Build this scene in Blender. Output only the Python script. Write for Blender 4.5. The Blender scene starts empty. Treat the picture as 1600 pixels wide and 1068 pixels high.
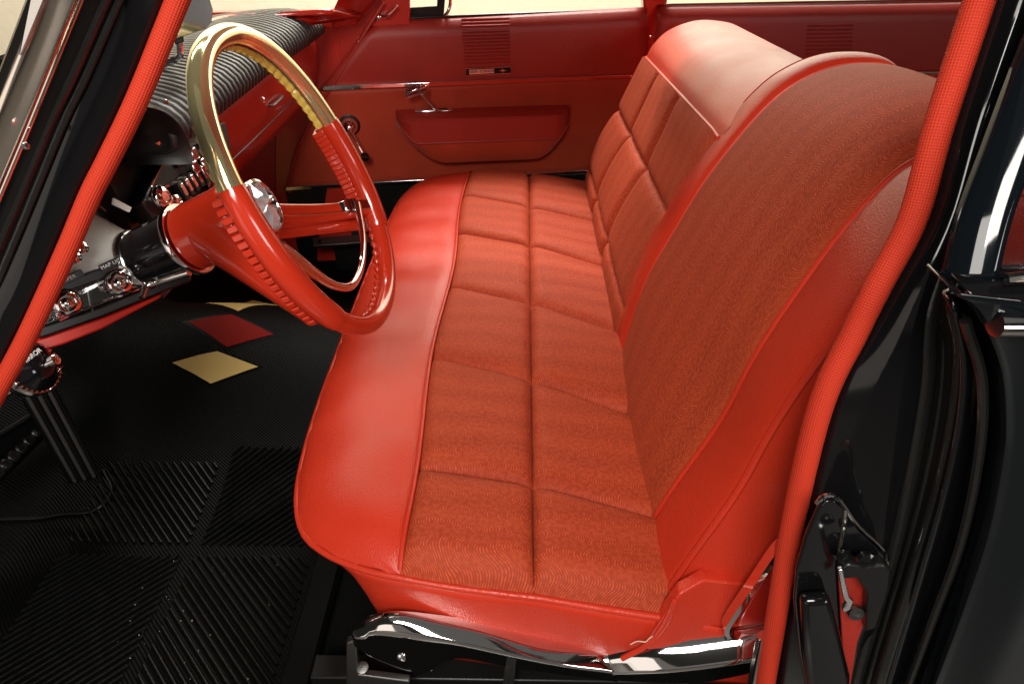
import bpy, bmesh, math, random
import numpy as np
random.seed(7); rng = np.random.default_rng(7)
V = lambda *a: np.array(a, float)
S = bpy.context.scene

# ------------------------------------------------------------------ camera
FPX, EYE = 1067.0, V(0, 0, 1.11)
_p = math.radians(34.8); _t = math.atan(20 * math.cos(_p) / FPX)
CR = V(math.cos(_t), math.sin(_t), 0); _fh = V(-math.sin(_t), math.cos(_t), 0)
CF = _fh * math.cos(_p) - V(0, 0, 1) * math.sin(_p)
CU = _fh * math.sin(_p) + V(0, 0, 1) * math.cos(_p)
cam = bpy.data.objects.new('camera', bpy.data.cameras.new('camera'))
S.collection.objects.link(cam); S.camera = cam
cam.data.sensor_width = 36; cam.data.lens = 36 * FPX / 1600
cam.data.clip_start = 0.05; cam.data.clip_end = 100
from mathutils import Matrix, Vector
cam.matrix_world = Matrix(((CR[0], CU[0], -CF[0], EYE[0]), (CR[1], CU[1], -CF[1], EYE[1]), (CR[2], CU[2], -CF[2], EYE[2]), (0, 0, 0, 1)))
S.render.resolution_x, S.render.resolution_y = 1024, 683

# ------------------------------------------------------------------ light of the studio, plus added light panels
W = bpy.data.worlds.new('World'); S.world = W; W.use_nodes = True
bg = W.node_tree.nodes['Background']
bg.inputs[0].default_value = (0.95, 0.86, 0.74, 1); bg.inputs[1].default_value = 0.02
S.view_settings.view_transform = 'Standard'; S.view_settings.look = 'None'
S.view_settings.exposure = -0.12; S.view_settings.gamma = 1
S.cycles.max_bounces = 8; S.cycles.transparent_max_bounces = 12; S.cycles.sample_clamp_indirect = 6
def area(name, loc, target, sx, sy, power, col=(1, .95, .88)):
    d = bpy.data.lights.new(name, 'AREA'); d.shape = 'RECTANGLE'; d.size = sx; d.size_y = sy
    d.energy = power; d.color = col
    o = bpy.data.objects.new(name, d); S.collection.objects.link(o); o.location = loc
    o.rotation_euler = (Vector(target) - Vector(loc)).to_track_quat('-Z', 'Y').to_euler()
area('softbox_driver_side', (-0.15, -1.30, 2.50), (0.0, 0.80, 0.40), 1.0, 0.7, 74)
area('softbox_camera_side', (-0.40, -0.60, 1.60), (0.15, 0.9, 0.45), 0.6, 0.5, 13)
area('softbox_passenger_side', (0.25, 4.1, 3.6), (0.0, 1.6, 0.35), 0.7, 0.7, 155)
area('wall_wash', (0.0, 4.2, 4.6), (0.0, 6.3, 1.6), 9.0, 0.6, 1050, (1, .93, .80))
area('added_near_panel', (-0.8, -3.6, 1.15), (-0.8, 2.0, 1.0), 8.0, 2.4, 8, (1, .90, .82))  # added light panel in place of the unseen near wall, for reflections
area('added_panel_front', (-1.95, -1.75, 0.55), (-0.45, 0.55, 0.95), 1.8, 1.5, 9, (1, .88, .78))  # added panel, mirrored in the post trim and chrome
area('added_panel_far_rear', (1.3, 4.7, 1.95), (0.45, 1.7, 0.8), 2.8, 1.1, 38, (1, .93, .82))  # added panel that gives the passenger seatback top its sheen
area('added_panel_rear', (2.2, -1.6, 1.45), (-0.6, 0.8, 0.68), 0.9, 0.9, 30, (1, .96, .92))  # added panel that brightens the dash and the centre post
area('added_ceiling_panel', (0.5, -1.0, 4.6), (0.5, -1.0, 0), 6.0, 4.0, 7, (1, .96, .92))  # added dim panel for the bright metal to reflect

# ------------------------------------------------------------------ helpers
def ray(px, py):
    return CF + CR * (px - 800) / FPX - CU * (py - 534) / FPX
def at(px, py, x=None, y=None, z=None):
    """the point of the plane x=, y= or z= that stands at this spot of the photograph (1600 x 1068)"""
    d = ray(px, py)
    i, v = [(k, w) for k, w in enumerate((x, y, z)) if w is not None][0]
    return EYE + d * (v - EYE[i]) / d[i]
def onpl(px, py, p0, n):
    d = ray(px, py); n = np.asarray(n, float)
    return EYE + d * (np.dot(np.asarray(p0) - EYE, n) / np.dot(d, n))
def nrm(v): v = np.asarray(v, float); return v / np.linalg.norm(v)
def catmull(P, n):
    P = np.asarray(P, float)
    Q = np.vstack([2 * P[0] - P[1], P, 2 * P[-1] - P[-2]])
    seg = np.linalg.norm(np.diff(P, axis=0), axis=1); cum = np.r_[0, np.cumsum(seg)]
    t = np.linspace(0, cum[-1], n); out = []
    for s in t:
        k = min(np.searchsorted(cum, s, 'right') - 1, len(P) - 2)
        f = (s - cum[k]) / max(seg[k], 1e-9)
        a, b, c, d = Q[k:k + 4]
        out.append(.5 * ((2 * b) + (c - a) * f + (2 * a - 5 * b + 4 * c - d) * f * f + (3 * b - a - 3 * c + d) * f ** 3))
    return np.array(out)
def catpar(P, ts):
    """catmull by control index: same parameter on lists of equal length"""
    P = np.asarray(P, float); n = len(P)
    Q = np.vstack([2 * P[0] - P[1], P, 2 * P[-1] - P[-2]]); out = []
    for s in np.atleast_1d(ts):
        k = int(min(max(math.floor(s), 0), n - 2)); f = s - k
        a, b, c, d = Q[k:k + 4]
        out.append(.5 * ((2 * b) + (c - a) * f + (2 * a - 5 * b + 4 * c - d) * f * f + (3 * b - a - 3 * c + d) * f ** 3))
    return np.array(out)
ORG = {}
def thing(name, label, cat, loc, group=None):
    o = bpy.data.objects.new(name, None); S.collection.objects.link(o)
    o.location = loc; o['label'] = label; o['category'] = cat; o['kind'] = 'thing'; o.empty_display_size = .05
    if group: o['group'] = group
    ORG[o] = V(*loc); return o
def obj(name, geo, m, parent=None, label=None, kind=None, thick=0, bevel=0, sharp=40, flat=False):
    v, f = np.asarray(geo[0], float), geo[1]
    org = ORG.get(parent, V(0, 0, 0)) if parent else V(0, 0, 0)
    me = bpy.data.meshes.new(name)
    me.from_pydata((v - org).tolist(), [], [tuple(int(i) for i in q) for q in f])
    if len(geo) > 2 and geo[2] is not None:
        uv = me.uv_layers.new(name='UVMap'); li = np.empty(len(me.loops), int)
        me.loops.foreach_get('vertex_index', li)
        uv.data.foreach_set('uv', np.asarray(geo[2], float)[li].ravel())
    me.validate(); me.update()
    bm = bmesh.new(); bm.from_mesh(me); bmesh.ops.recalc_face_normals(bm, faces=bm.faces); bm.to_mesh(me); bm.free()
    if not flat:
        me.shade_smooth(); me.set_sharp_from_angle(angle=math.radians(sharp))
    me.materials.append(m)
    o = bpy.data.objects.new(name, me); S.collection.objects.link(o)
    if parent: o.parent = parent
    ORG[o] = org
    if label: o['label'] = label
    if kind: o['kind'] = kind
    if thick:
        md = o.modifiers.new('thick', 'SOLIDIFY'); md.thickness = thick; md.offset = 0
    if bevel:
        md = o.modifiers.new('bev', 'BEVEL'); md.width = bevel; md.segments = 2; md.limit_method = 'ANGLE'
    return o
def join(*gs):
    v, f, n = [], [], 0
    for g in gs:
        v.append(np.asarray(g[0], float)); f += [tuple(i + n for i in q) for q in g[1]]; n += len(g[0])
    return np.vstack(v), f
def grid(P, uv=None, cu=False, cv=False):
    P = np.asarray(P, float); a, b = P.shape[:2]; f = []
    for i in range(a if cu else a - 1):
        for j in range(b if cv else b - 1):
            i2, j2 = (i + 1) % a, (j + 1) % b
            f.append((i * b + j, i2 * b + j, i2 * b + j2, i * b + j2))
    return P.reshape(-1, 3), f, (None if uv is None else np.asarray(uv, float).reshape(-1, 2))
def rings(R, caps=True):
    v, f, _ = grid(R, cv=True); a, b = np.asarray(R).shape[:2]
    if caps: f += [tuple(range(b))[::-1], tuple(range((a - 1) * b, a * b))]
    return v, f
def tube(P, r, n=12, smooth=0, closed=False, caps=True, flat=1.0, up=(0, 0, 1)):
    P = np.asarray(P, float)
    if smooth: P = catmull(P, smooth)
    m = len(P); r = np.broadcast_to(np.asarray(r, float), (m,)) if np.ndim(r) < 1 or len(r) == m else np.interp(np.linspace(0, 1, m), np.linspace(0, 1, len(r)), r)
    T = np.gradient(P, axis=0)
    if closed: T = np.roll(P, -1, 0) - np.roll(P, 1, 0)
    T /= np.linalg.norm(T, axis=1)[:, None]
    u = np.asarray(up, float)
    if abs(T[0] @ u) > .95: u = V(1, 0, 0)
    R = []; a = np.linspace(0, 2 * np.pi, n, endpoint=False)
    for k in range(m):
        u = u - T[k] * (u @ T[k]); u = nrm(u); w = np.cross(T[k], u)
        R.append(P[k] + r[k] * (np.cos(a)[:, None] * u * flat + np.sin(a)[:, None] * w))
    if closed:
        v, f, _ = grid(R, cu=True, cv=True); return v, f
    return rings(R, caps)
def frame(n):
    n = nrm(n); a = V(0, 0, 1) if abs(n[2]) < .9 else V(1, 0, 0)
    e1 = nrm(np.cross(a, n)); return n, e1, np.cross(n, e1)
def lathe(c, n, prof, seg=40, caps=True):
    n, e1, e2 = frame(n); a = np.linspace(0, 2 * np.pi, seg, endpoint=False)
    return rings([np.asarray(c) + n * k + max(r, 1e-4) * (np.cos(a)[:, None] * e1 + np.sin(a)[:, None] * e2) for k, r in prof], caps)
def box(c, ax, ay, az):
    c, ax, ay, az = (np.asarray(q, float) for q in (c, ax, ay, az))
    v = [c + sx * ax + sy * ay + sz * az for sx in (-1, 1) for sy in (-1, 1) for sz in (-1, 1)]
    return np.array(v), [(0, 1, 3, 2), (4, 6, 7, 5), (0, 4, 5, 1), (2, 3, 7, 6), (0, 2, 6, 4), (1, 5, 7, 3)]
def prism(poly, d):
    P = np.asarray(poly, float); n = len(P)
    return np.vstack([P, P + np.asarray(d)]), [tuple(range(n))[::-1], tuple(range(n, 2 * n))] + [(i, (i + 1) % n, n + (i + 1) % n, n + i) for i in range(n)]
def text(name, s, size, p, right, up, m, parent, ext=.0004, spacing=1.0):
    c = bpy.data.curves.new(name, 'FONT'); c.body = s; c.size = size; c.extrude = ext; c.align_x = 'CENTER'; c.align_y = 'CENTER'
    c.space_character = spacing; c.resolution_u = 3
    t = bpy.data.objects.new(name, c); S.collection.objects.link(t)
    dg = bpy.context.evaluated_depsgraph_get(); me = bpy.data.meshes.new_from_object(t.evaluated_get(dg))
    v = np.array([q.co[:] for q in me.vertices]); f = [tuple(q.vertices) for q in me.polygons]
    bpy.data.objects.remove(t)
    right, up = nrm(right), nrm(up); n = np.cross(right, up)
    return obj(name, (np.asarray(p) + v[:, :1] * right + v[:, 1:2] * up + v[:, 2:] * n, f), m, parent, flat=True)
def copy_to(o, parent, mw):
    c = o.copy(); S.collection.objects.link(c); c.parent = parent; c.matrix_local = mw; ORG[c] = ORG[o]; return c

# ------------------------------------------------------------------ materials
def mat(name, col, rough=.5, metal=0., coat=0., bump=None, spec=.5, vary=0., sheen=0., rvary=0.):
    m = bpy.data.materials.new(name); m.use_nodes = True; nt = m.node_tree; N = nt.nodes; L = nt.links
    b = N['Principled BSDF']; b.inputs['Base Color'].default_value = (*col, 1); b.inputs['Roughness'].default_value = rough
    b.inputs['Metallic'].default_value = metal; b.inputs['Coat Weight'].default_value = coat; b.inputs['Coat Roughness'].default_value = .05
    b.inputs['Specular IOR Level'].default_value = spec; b.inputs['Sheen Weight'].default_value = sheen
    tc = N.new('ShaderNodeTexCoord')
    if vary or rvary:
        no = N.new('ShaderNodeTexNoise'); no.inputs['Scale'].default_value = 9; no.inputs['Detail'].default_value = 6
        L.new(tc.outputs['Object'], no.inputs['Vector'])
        if vary:
            mx = N.new('ShaderNodeMix'); mx.data_type = 'RGBA'
            mx.inputs[6].default_value = (*[c * (1 - vary) for c in col], 1); mx.inputs[7].default_value = (*[min(1, c * (1 + vary)) for c in col], 1)
            L.new(no.outputs['Fac'], mx.inputs[0]); L.new(mx.outputs[2], b.inputs['Base Color'])
        if rvary:
            mr = N.new('ShaderNodeMapRange'); mr.inputs[1].default_value = .3; mr.inputs[2].default_value = .7
            mr.inputs[3].default_value = max(.02, rough - rvary); mr.inputs[4].default_value = rough + rvary
            L.new(no.outputs['Fac'], mr.inputs[0]); L.new(mr.outputs[0], b.inputs['Roughness'])
    if bump:
        kind, sc, dist = bump
        bp = N.new('ShaderNodeBump'); bp.inputs['Distance'].default_value = dist; bp.inputs['Strength'].default_value = 1
        if kind == 'grain':
            vo = N.new('ShaderNodeTexVoronoi'); vo.inputs['Scale'].default_value = sc; L.new(tc.outputs['Object'], vo.inputs['Vector'])
            n2 = N.new('ShaderNodeTexNoise'); n2.inputs['Scale'].default_value = 30; n2.inputs['Detail'].default_value = 4; L.new(tc.outputs['Object'], n2.inputs['Vector'])
            ad = N.new('ShaderNodeMath'); ad.operation = 'MULTIPLY_ADD'; ad.inputs[1].default_value = .7
            L.new(n2.outputs['Fac'], ad.inputs[0]); L.new(vo.outputs['Distance'], ad.inputs[2]); L.new(ad.outputs[0], bp.inputs['Height'])
        elif kind == 'noise':
            n2 = N.new('ShaderNodeTexNoise'); n2.inputs['Scale'].default_value = sc; n2.inputs['Detail'].default_value = 5
            L.new(tc.outputs['Object'], n2.inputs['Vector']); L.new(n2.outputs['Fac'], bp.inputs['Height'])
        elif kind == 'ribs':
            wv = N.new('ShaderNodeTexWave'); wv.inputs['Scale'].default_value = sc; wv.bands_direction = 'DIAGONAL'
            L.new(tc.outputs['Object'], wv.inputs['Vector']); L.new(wv.outputs['Fac'], bp.inputs['Height'])
        L.new(bp.outputs[0], b.inputs['Normal'])
    return m
class NX:
    """tiny helper that writes math nodes"""
    def __init__(s, nt): s.nt = nt
    def __call__(s, op, *a):
        n = s.nt.nodes.new('ShaderNodeMath'); n.operation = op
        for i, v in enumerate(a):
            if isinstance(v, (int, float)): n.inputs[i].default_value = v
            else: s.nt.links.new(v, n.inputs[i])
        return n.outputs[0]
def cloth(name, dark, light, lam=.062, amp=.0125, pitch=.0041, depth=.00045):
    m = bpy.data.materials.new(name); m.use_nodes = True; nt = m.node_tree; N = nt.nodes; L = nt.links; X = NX(nt)
    b = N['Principled BSDF']; b.inputs['Roughness'].default_value = .62; b.inputs['Specular IOR Level'].default_value = .16
    b.inputs['Sheen Weight'].default_value = .04; b.inputs['Sheen Roughness'].default_value = .4; b.inputs['Sheen Tint'].default_value = (1, .55, .35, 1)
    uv = N.new('ShaderNodeUVMap'); sp = N.new('ShaderNodeSeparateXYZ'); L.new(uv.outputs[0], sp.inputs[0]); u, v = sp.outputs[0], sp.outputs[1]
    def noise(sc, det=2):
        n = N.new('ShaderNodeTexNoise'); n.inputs['Scale'].default_value = sc; n.inputs['Detail'].default_value = det; L.new(uv.outputs[0], n.inputs['Vector']); return n.outputs['Fac']
    n1, n2, n3 = noise(7), noise(18), noise(160, 1)
    ph = X('ADD', X('MULTIPLY', v, 2 * math.pi / lam), X('MULTIPLY', n1, 5.0))
    a = X('MULTIPLY', X('ADD', n2, .45), amp)
    t = X('ADD', u, X('MULTIPLY', X('SINE', ph), a))
    t = X('ADD', t, X('MULTIPLY', n1, .012))
    w = X('SINE', X('MULTIPLY', t, 2 * math.pi / pitch))
    line = X('POWER', X('MULTIPLY_ADD', w, .5, .5), 2.2)
    fade = X('MULTIPLY', line, X('MINIMUM', X('MAXIMUM', X('MULTIPLY_ADD', n3, 3.4, -1.15), .12), 1.0))
    band = X('MULTIPLY_ADD', X('COSINE', ph), .06, .10)
    fac = X('ADD', X('MULTIPLY', fade, .8), band)
    mx = N.new('ShaderNodeMix'); mx.data_type = 'RGBA'; mx.inputs[6].default_value = (*dark, 1); mx.inputs[7].default_value = (*light, 1)
    L.new(fac, mx.inputs[0]); L.new(mx.outputs[2], b.inputs['Base Color'])
    fine = N.new('ShaderNodeTexNoise'); fine.inputs['Scale'].default_value = 900; L.new(uv.outputs[0], fine.inputs['Vector'])
    bp = N.new('ShaderNodeBump'); bp.inputs['Distance'].default_value = depth; bp.inputs['Strength'].default_value = .9
    L.new(X('ADD', fade, X('MULTIPLY', fine.outputs['Fac'], .5)), bp.inputs['Height']); L.new(bp.outputs[0], b.inputs['Normal'])
    return m
def woven(name, c1, c2, pitch):
    """coarse basket weave of the windlace; UV x runs along, y around, both in metres"""
    m = bpy.data.materials.new(name); m.use_nodes = True; nt = m.node_tree; N = nt.nodes; L = nt.links; X = NX(nt)
    b = N['Principled BSDF']; b.inputs['Roughness'].default_value = .6; b.inputs['Specular IOR Level'].default_value = .12
    uv = N.new('ShaderNodeUVMap'); sp = N.new('ShaderNodeSeparateXYZ'); L.new(uv.outputs[0], sp.inputs[0]); u, v = sp.outputs[0], sp.outputs[1]
    k = math.pi / pitch
    w = X('MULTIPLY', X('SINE', X('MULTIPLY', X('ADD', u, v), k)), X('SINE', X('MULTIPLY', X('SUBTRACT', u, v), k)))
    h = X('MULTIPLY_ADD', w, .5, .5)
    mx = N.new('ShaderNodeMix'); mx.data_type = 'RGBA'; mx.inputs[6].default_value = (*c1, 1); mx.inputs[7].default_value = (*c2, 1)
    L.new(h, mx.inputs[0]); L.new(mx.outputs[2], b.inputs['Base Color'])
    bp = N.new('ShaderNodeBump'); bp.inputs['Distance'].default_value = .0005; bp.inputs['Strength'].default_value = 1; L.new(h, bp.inputs['Height']); L.new(bp.outputs[0], b.inputs['Normal'])
    return m
def pane(name, tint=(1, 1, 1), refl=.07):
    m = bpy.data.materials.new(name); m.use_nodes = True; nt = m.node_tree; N = nt.nodes; L = nt.links
    N.remove(N['Principled BSDF'])
    t = N.new('ShaderNodeBsdfTransparent'); t.inputs[0].default_value = (*tint, 1)
    g = N.new('ShaderNodeBsdfGlossy'); g.inputs['Roughness'].default_value = .04
    x = N.new('ShaderNodeMixShader'); x.inputs[0].default_value = refl
    L.new(t.outputs[0], x.inputs[1]); L.new(g.outputs[0], x.inputs[2]); L.new(x.outputs[0], N['Material Output'].inputs[0]); return m

VINYL = mat('red_vinyl', (.50, .030, .011), .38, spec=.38, bump=('grain', 420, .00035), vary=.10, rvary=.06)
DOORV = mat('shaded_red_vinyl', (.30, .018, .010), .42, bump=('grain', 420, .0004), vary=.12, rvary=.05)  # seat vinyl again, with the door's shade put into a deeper colour
DOORC = mat('red_door_cloth', (.36, .038, .013), .6, spec=.25, bump=('noise', 240, .0006), vary=.25, sheen=.1)
CLOTH = cloth('orange_red_brocade', (.27, .029, .010), (.60, .098, .034))
LACE = woven('red_windlace_weave', (.38, .024, .011), (.54, .044, .019), .0023)
REDP = mat('red_enamel', (.42, .018, .009), .18, coat=.7)
REDPLAS = mat('red_wheel_plastic', (.46, .026, .009), .18, coat=.45, vary=.05)
REDINT = mat('red_interior_paint', (.40, .020, .011), .30, coat=.3, vary=.08)
CHROME = mat('chrome', (.86, .85, .84), .06, 1)
BRUSH = mat('stainless_steel', (.72, .70, .67), .16, 1, rvary=.05)
STEEL = mat('dull_steel', (.16, .155, .15), .42, 1, vary=.3)
GOLD = mat('gold_core', (.95, .82, .42), .11, .86, coat=1.0)
AMBER = mat('amber_plastic', (.78, .58, .12), .10, coat=.8)
AMBER.node_tree.nodes['Principled BSDF'].inputs['Transmission Weight'].default_value = .35
BLACK = mat('black_lacquer', (.004, .004, .0045), .10, spec=.35, coat=.15)
BLKM = mat('black_satin', (.006, .0055, .0055), .36, rvary=.08, spec=.35)
BLKV = mat('black_padded_vinyl', (.014, .0135, .0135), .42, bump=('grain', 500, .0004), vary=.15)
GROOVE = mat('black_groove', (.004, .004, .004), .7)
RUBBER = mat('black_rubber', (.0016, .0016, .0016), .5, spec=.08, bump=('noise', 400, .0003), vary=.3, rvary=.1)
RUBRIB = mat('black_rubber_rib', (.0022, .0022, .0022), .36, rvary=.1, spec=.16)
MATR = mat('ribbed_black_rubber', (.0014, .0014, .0014), .5, bump=('ribs', 75, .0007), vary=.2, spec=.06)
WSTRIP = mat('weatherstrip_rubber', (.010, .0095, .009), .17, bump=('noise', 120, .0006), rvary=.12)
CARPET = mat('black_carpet', (.004, .004, .004), .95, spec=.05, bump=('noise', 600, .003))
GOLDV = mat('gold_inlay', (.44, .31, .11), .6, spec=.12, bump=('noise', 500, .0002), vary=.12)
REDIN = mat('red_inlay', (.16, .007, .005), .65, spec=.06, bump=('noise', 500, .0002), vary=.12)
WHITE = mat('white_print', (.75, .75, .72), .5)
THREAD = mat('pale_thread', (.72, .55, .40), .7)
WALL = mat('cream_wall', (.80, .72, .56), .8, bump=('noise', 20, .002), vary=.06)
FLOOR = mat('studio_floor', (.10, .09, .08), .35, vary=.2)
GLASS = pane('window_glass', (1, 1, 1), .05)
DGLASS = pane('rear_door_glass', (.45, .45, .5), .22)
DOME = pane('smoked_plastic', (.97, .96, .94), .14)
GAUGE = mat('gauge_grey', (.74, .73, .71), .30, coat=.4, vary=.12)
CRYST = mat('crystal_emblem', (.88, .88, .90), .10, .55)
TRIM = mat('polished_post_trim', (.88, .78, .68), .13, 1, rvary=.04)  # pinkish tint of the reflected wall is put into the metal colour
NAVY = mat('dark_blue_black_lacquer', (.003, .0045, .006), .06, spec=.4, coat=.1)

# ------------------------------------------------------------------ the studio
obj('studio_wall', prism([(-9, 6.4, -.4), (9, 6.4, -.4), (9, 6.4, 5), (-9, 6.4, 5)], (0, .15, 0)), WALL, kind='structure')
obj('studio_floor', prism([(-9, -4, -.5), (9, -4, -.5), (9, 6.55, -.5), (-9, 6.55, -.5)], (0, 0, .1)), FLOOR, kind='structure')

# ------------------------------------------------------------------ car body
car = thing('car_body', 'black car body with red windlace cords edging the open driver doorway', 'car', (0, 1.3, 0))
Pd = lambda x, z: V(x, 2.175 + .178 * x + (.575 - z) * .05, z)          # inner face of the far front door
FD0, FDN = Pd(0, .575), V(-.178, 1, .05)
Pr = lambda x, z: V(x, 2.245 + .06 * (x - .36) + (.575 - z) * .05, z)     # inner face of the far rear door
RD0, RDN = Pr(.36, .575), V(-.06, 1, .05)
fd = lambda px, py, off=0: onpl(px, py, FD0 - nrm(FDN) * off, FDN)
rd = lambda px, py, off=0: onpl(px, py, RD0 - nrm(RDN) * off, RDN)
obj('floor_pan', prism([(-1.3, .45, -.05), (2.0, .45, -.05), (2.0, 2.30, -.05), (-1.3, 2.10, -.05)], (0, 0, .04)), CARPET, car)
obj('roof_panel', prism([(-.30, .66, 1.22), (2.0, .66, 1.22), (2.0, 2.02, 1.22), (-.30, 2.02, 1.22)], (0, 0, .06)), VINYL, car, bevel=.02)
obj('firewall', prism([(-1.28, .5, 0), (-1.28, 2.1, 0), (-1.22, 2.1, .74), (-1.22, .5, .74)], (-.03, 0, 0)), CARPET, car)
obj('kick_panel', prism([(-1.25, 2.03, 0), (-.58, 2.085, 0), (-.52, 2.085, .78), (-1.25, 2.02, .78)], (0, .03, 0)), REDINT, car)
# door sill of the far side and its scuff strip
obj('door_sill', prism([(-.62, 2.02, -.01), (2, 2.2, -.01), (2, 2.2, .09), (-.62, 2.02, .09)], (0, .10, 0)), BLKM, car)
sp = obj('sill_plate', prism([at(488, 371, z=.125), at(588, 365, z=.125), at(588, 377, z=.112), at(490, 384, z=.112)], (0, .004, -.012)), STEEL, car, bevel=.001)
obj('screw', lathe(at(499, 377, z=.122), (0, -.5, .8), [(0, .006), (.003, .005)], 10), BLKM, sp)
# windshield side: cowl, far pillar, glass
cw = [at(150, 118, z=.80), at(270, 62, z=.80), at(345, 32, z=.80), at(440, 27, z=.80), at(520, 22.5, z=.80)]
cwf = catmull(cw, 20)
cwr = catmull([V(-.72, .95, .79), V(-.70, 1.3, .79), V(-.66, 1.6, .785), V(-.60, 1.85, .775), V(-.44, 2.06, .775)], 20)
obj('cowl_top', grid(np.stack([cwf, cwf * .9 + cwr * .1 + V(0, 0, .008), cwf * .5 + cwr * .5, cwr])), REDP, car, thick=.012)
obj('windshield_glass', grid(np.stack([cwf + V(0, 0, -.005), cwf * .62 + np.stack([cwr * 0 + V(-.30, 1.2, 1.22)] * 1)[0] * .38 + V(0, 0, .26)])), GLASS, car)
pil = [at(516, 26, y=1.93), at(538, -25, y=1.93), at(606, -25, y=2.06), at(556, 40, y=2.06), at(520, 45, y=2.02)]
obj('windshield_pillar', prism(pil, (.0, .05, 0)), REDP, car, bevel=.008)
obj('cowl_side', prism([fd(*p, -.012) for p in ((496, 34), (560, 24), (598, -12), (640, -12), (640, 60), (560, 130), (530, 220), (500, 300), (430, 310), (430, 130), (470, 70))], (0, .02, 0)), REDINT, car, bevel=.003)
obj('pillar_shelf', prism([at(500, 34, y=1.99), at(560, 30, y=2.05), at(556, 40, y=2.05), at(500, 46, y=1.99)], (-.02, .06, 0)), REDP, car, bevel=.006)
obj('door_welt', tube([fd(*p, .002) for p in ((600, 4), (572, 48), (545, 95), (512, 146), (482, 198), (460, 248), (452, 300))], .0055, 10, 40), DOORV, car)
# far centre pillar
cp = [at(1003, -40, y=2.27), at(1050, -40, y=2.27), at(1042, 6, y=2.27), at(1030, 40, y=2.28), at(1018, 170, y=2.29), at(985, 170, y=2.28), at(992, 60, y=2.26), at(1006, 18, y=2.26)]
cpo = obj('centre_pillar', prism(cp, (0, .06, 0)), REDP, car, bevel=.006)
obj('screw', lathe(at(1017, 57, y=2.265), (0, -1, .1), [(0, .006), (.003, .005), (.004, .002)], 10), CHROME, cpo)
# near side doorway: windlace cords with woven cover
def lace(P, r, label=None):
    Pc = catmull(P, 160); v, f = tube(Pc, r, 20)
    s = np.r_[0, np.cumsum(np.linalg.norm(np.diff(Pc, axis=0), axis=1))]
    a = np.linspace(0, 1, 20, endpoint=False) * 2 * math.pi * np.mean(r)
    a = np.minimum(a, 2 * math.pi * np.mean(r) - a)
    uv = np.stack([np.repeat(s, 20), np.tile(a, 160)], -1)
    return obj('windlace', (v, f, uv), LACE, car, label)
LW = [(303, -60), (278, 0), (217, 150), (169, 250), (142, 303), (108, 383), (72, 463), (36, 538), (0, 604), (-40, 680), (-90, 780)]
LWy = np.interp([p[1] for p in LW], [0, 600], [.60, .52])
lw3 = [at(*p, y=y) for p, y in zip(LW, LWy)]
lace(lw3, .0088, 'red woven cord along the windshield post')
RW = [(1546, -60), (1530, 0), (1467, 195), (1426, 341), (1376, 438), (1336, 518), (1281, 638), (1236, 831), (1203, 1024), (1190, 1110), (1180, 1200)]
RWy = np.interp([p[1] for p in RW], [0, 440, 1068], [.57, .50, .445])
rw3 = [at(*p, y=y) for p, y in zip(RW, RWy)]
lace(rw3, .0112, 'red woven cord along the centre post')
# flange of the cord, a flat lip beside it
def strip(A, ya, B, yb, mid=0, n=40, k=6, bulge=0.0):
    """sheet between two curves given in the photograph at depths ya and yb"""
    f = lambda Q, y: catmull([at(*p, y=(y if np.isscalar(y) else np.interp(p[1], *y))) for p in Q], n)
    a, b = f(A, ya), f(B, yb)
    t = np.linspace(0, 1, k)[:, None, None]
    return grid(a * (1 - t) + b * t + V(0, -1, .3) * bulge * np.sin(np.pi * t))
LWs = [(288, -60), (264, 0), (200, 150), (153, 250), (126, 303), (57, 463), (20, 538), (-16, 604), (-110, 780)]
bead = [(206, -50), (184, 0), (131, 122), (99, 188), (45, 320), (-5, 440), (-80, 620)]
edge = [(150, -55), (127, 0), (86, 100), (45, 200), (3, 300), (-60, 450)]
pinkL = [(66, -60), (44, 0), (0, 116), (-60, 270)]
post = obj('windshield_post', strip(LWs, ([0, 600], [.605, .525]), bead, ([0, 600], [.585, .525]), bulge=.004), BLACK, car, thick=.008)
obj('post_face', strip(bead, ([0, 600], [.582, .522]), edge, ([0, 600], [.56, .51]), bulge=.003), BLKM, car, thick=.006)
obj('door_seal', tube([at(*p, y=np.interp(p[1], [0, 600], [.579, .519])) for p in bead], .0042, 10, 60), WSTRIP, car)
obj('door_seal', tube([at(p[0] - 20, p[1], y=np.interp(p[1], [0, 600], [.570, .513])) for p in bead], .0035, 8, 60), WSTRIP, car)
pt = obj('post_trim', strip([(p[0] - 2, p[1]) for p in edge], ([0, 600], [.557, .507]), pinkL, ([0, 600], [.55, .50]), bulge=.010, k=10), TRIM, car, thick=.003)
obj('trim_edge', tube([at(*p, y=np.interp(p[1], [0, 600], [.554, .504])) for p in edge], .0016, 8, 60), CHROME, pt)
obj('wiper_arm_tip', prism([at(52, -5, y=.53), at(34, 84, y=.53), at(38, 86, y=.53), at(76, -5, y=.53)], (0, -.004, 0)), BRUSH, car, bevel=.001)
obj('post_screw', lathe(at(40, 228, y=.522), (.2, -1, .3), [(0, .0032), (.0015, .0028), (.003, .001)], 10), CHROME, car)
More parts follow.
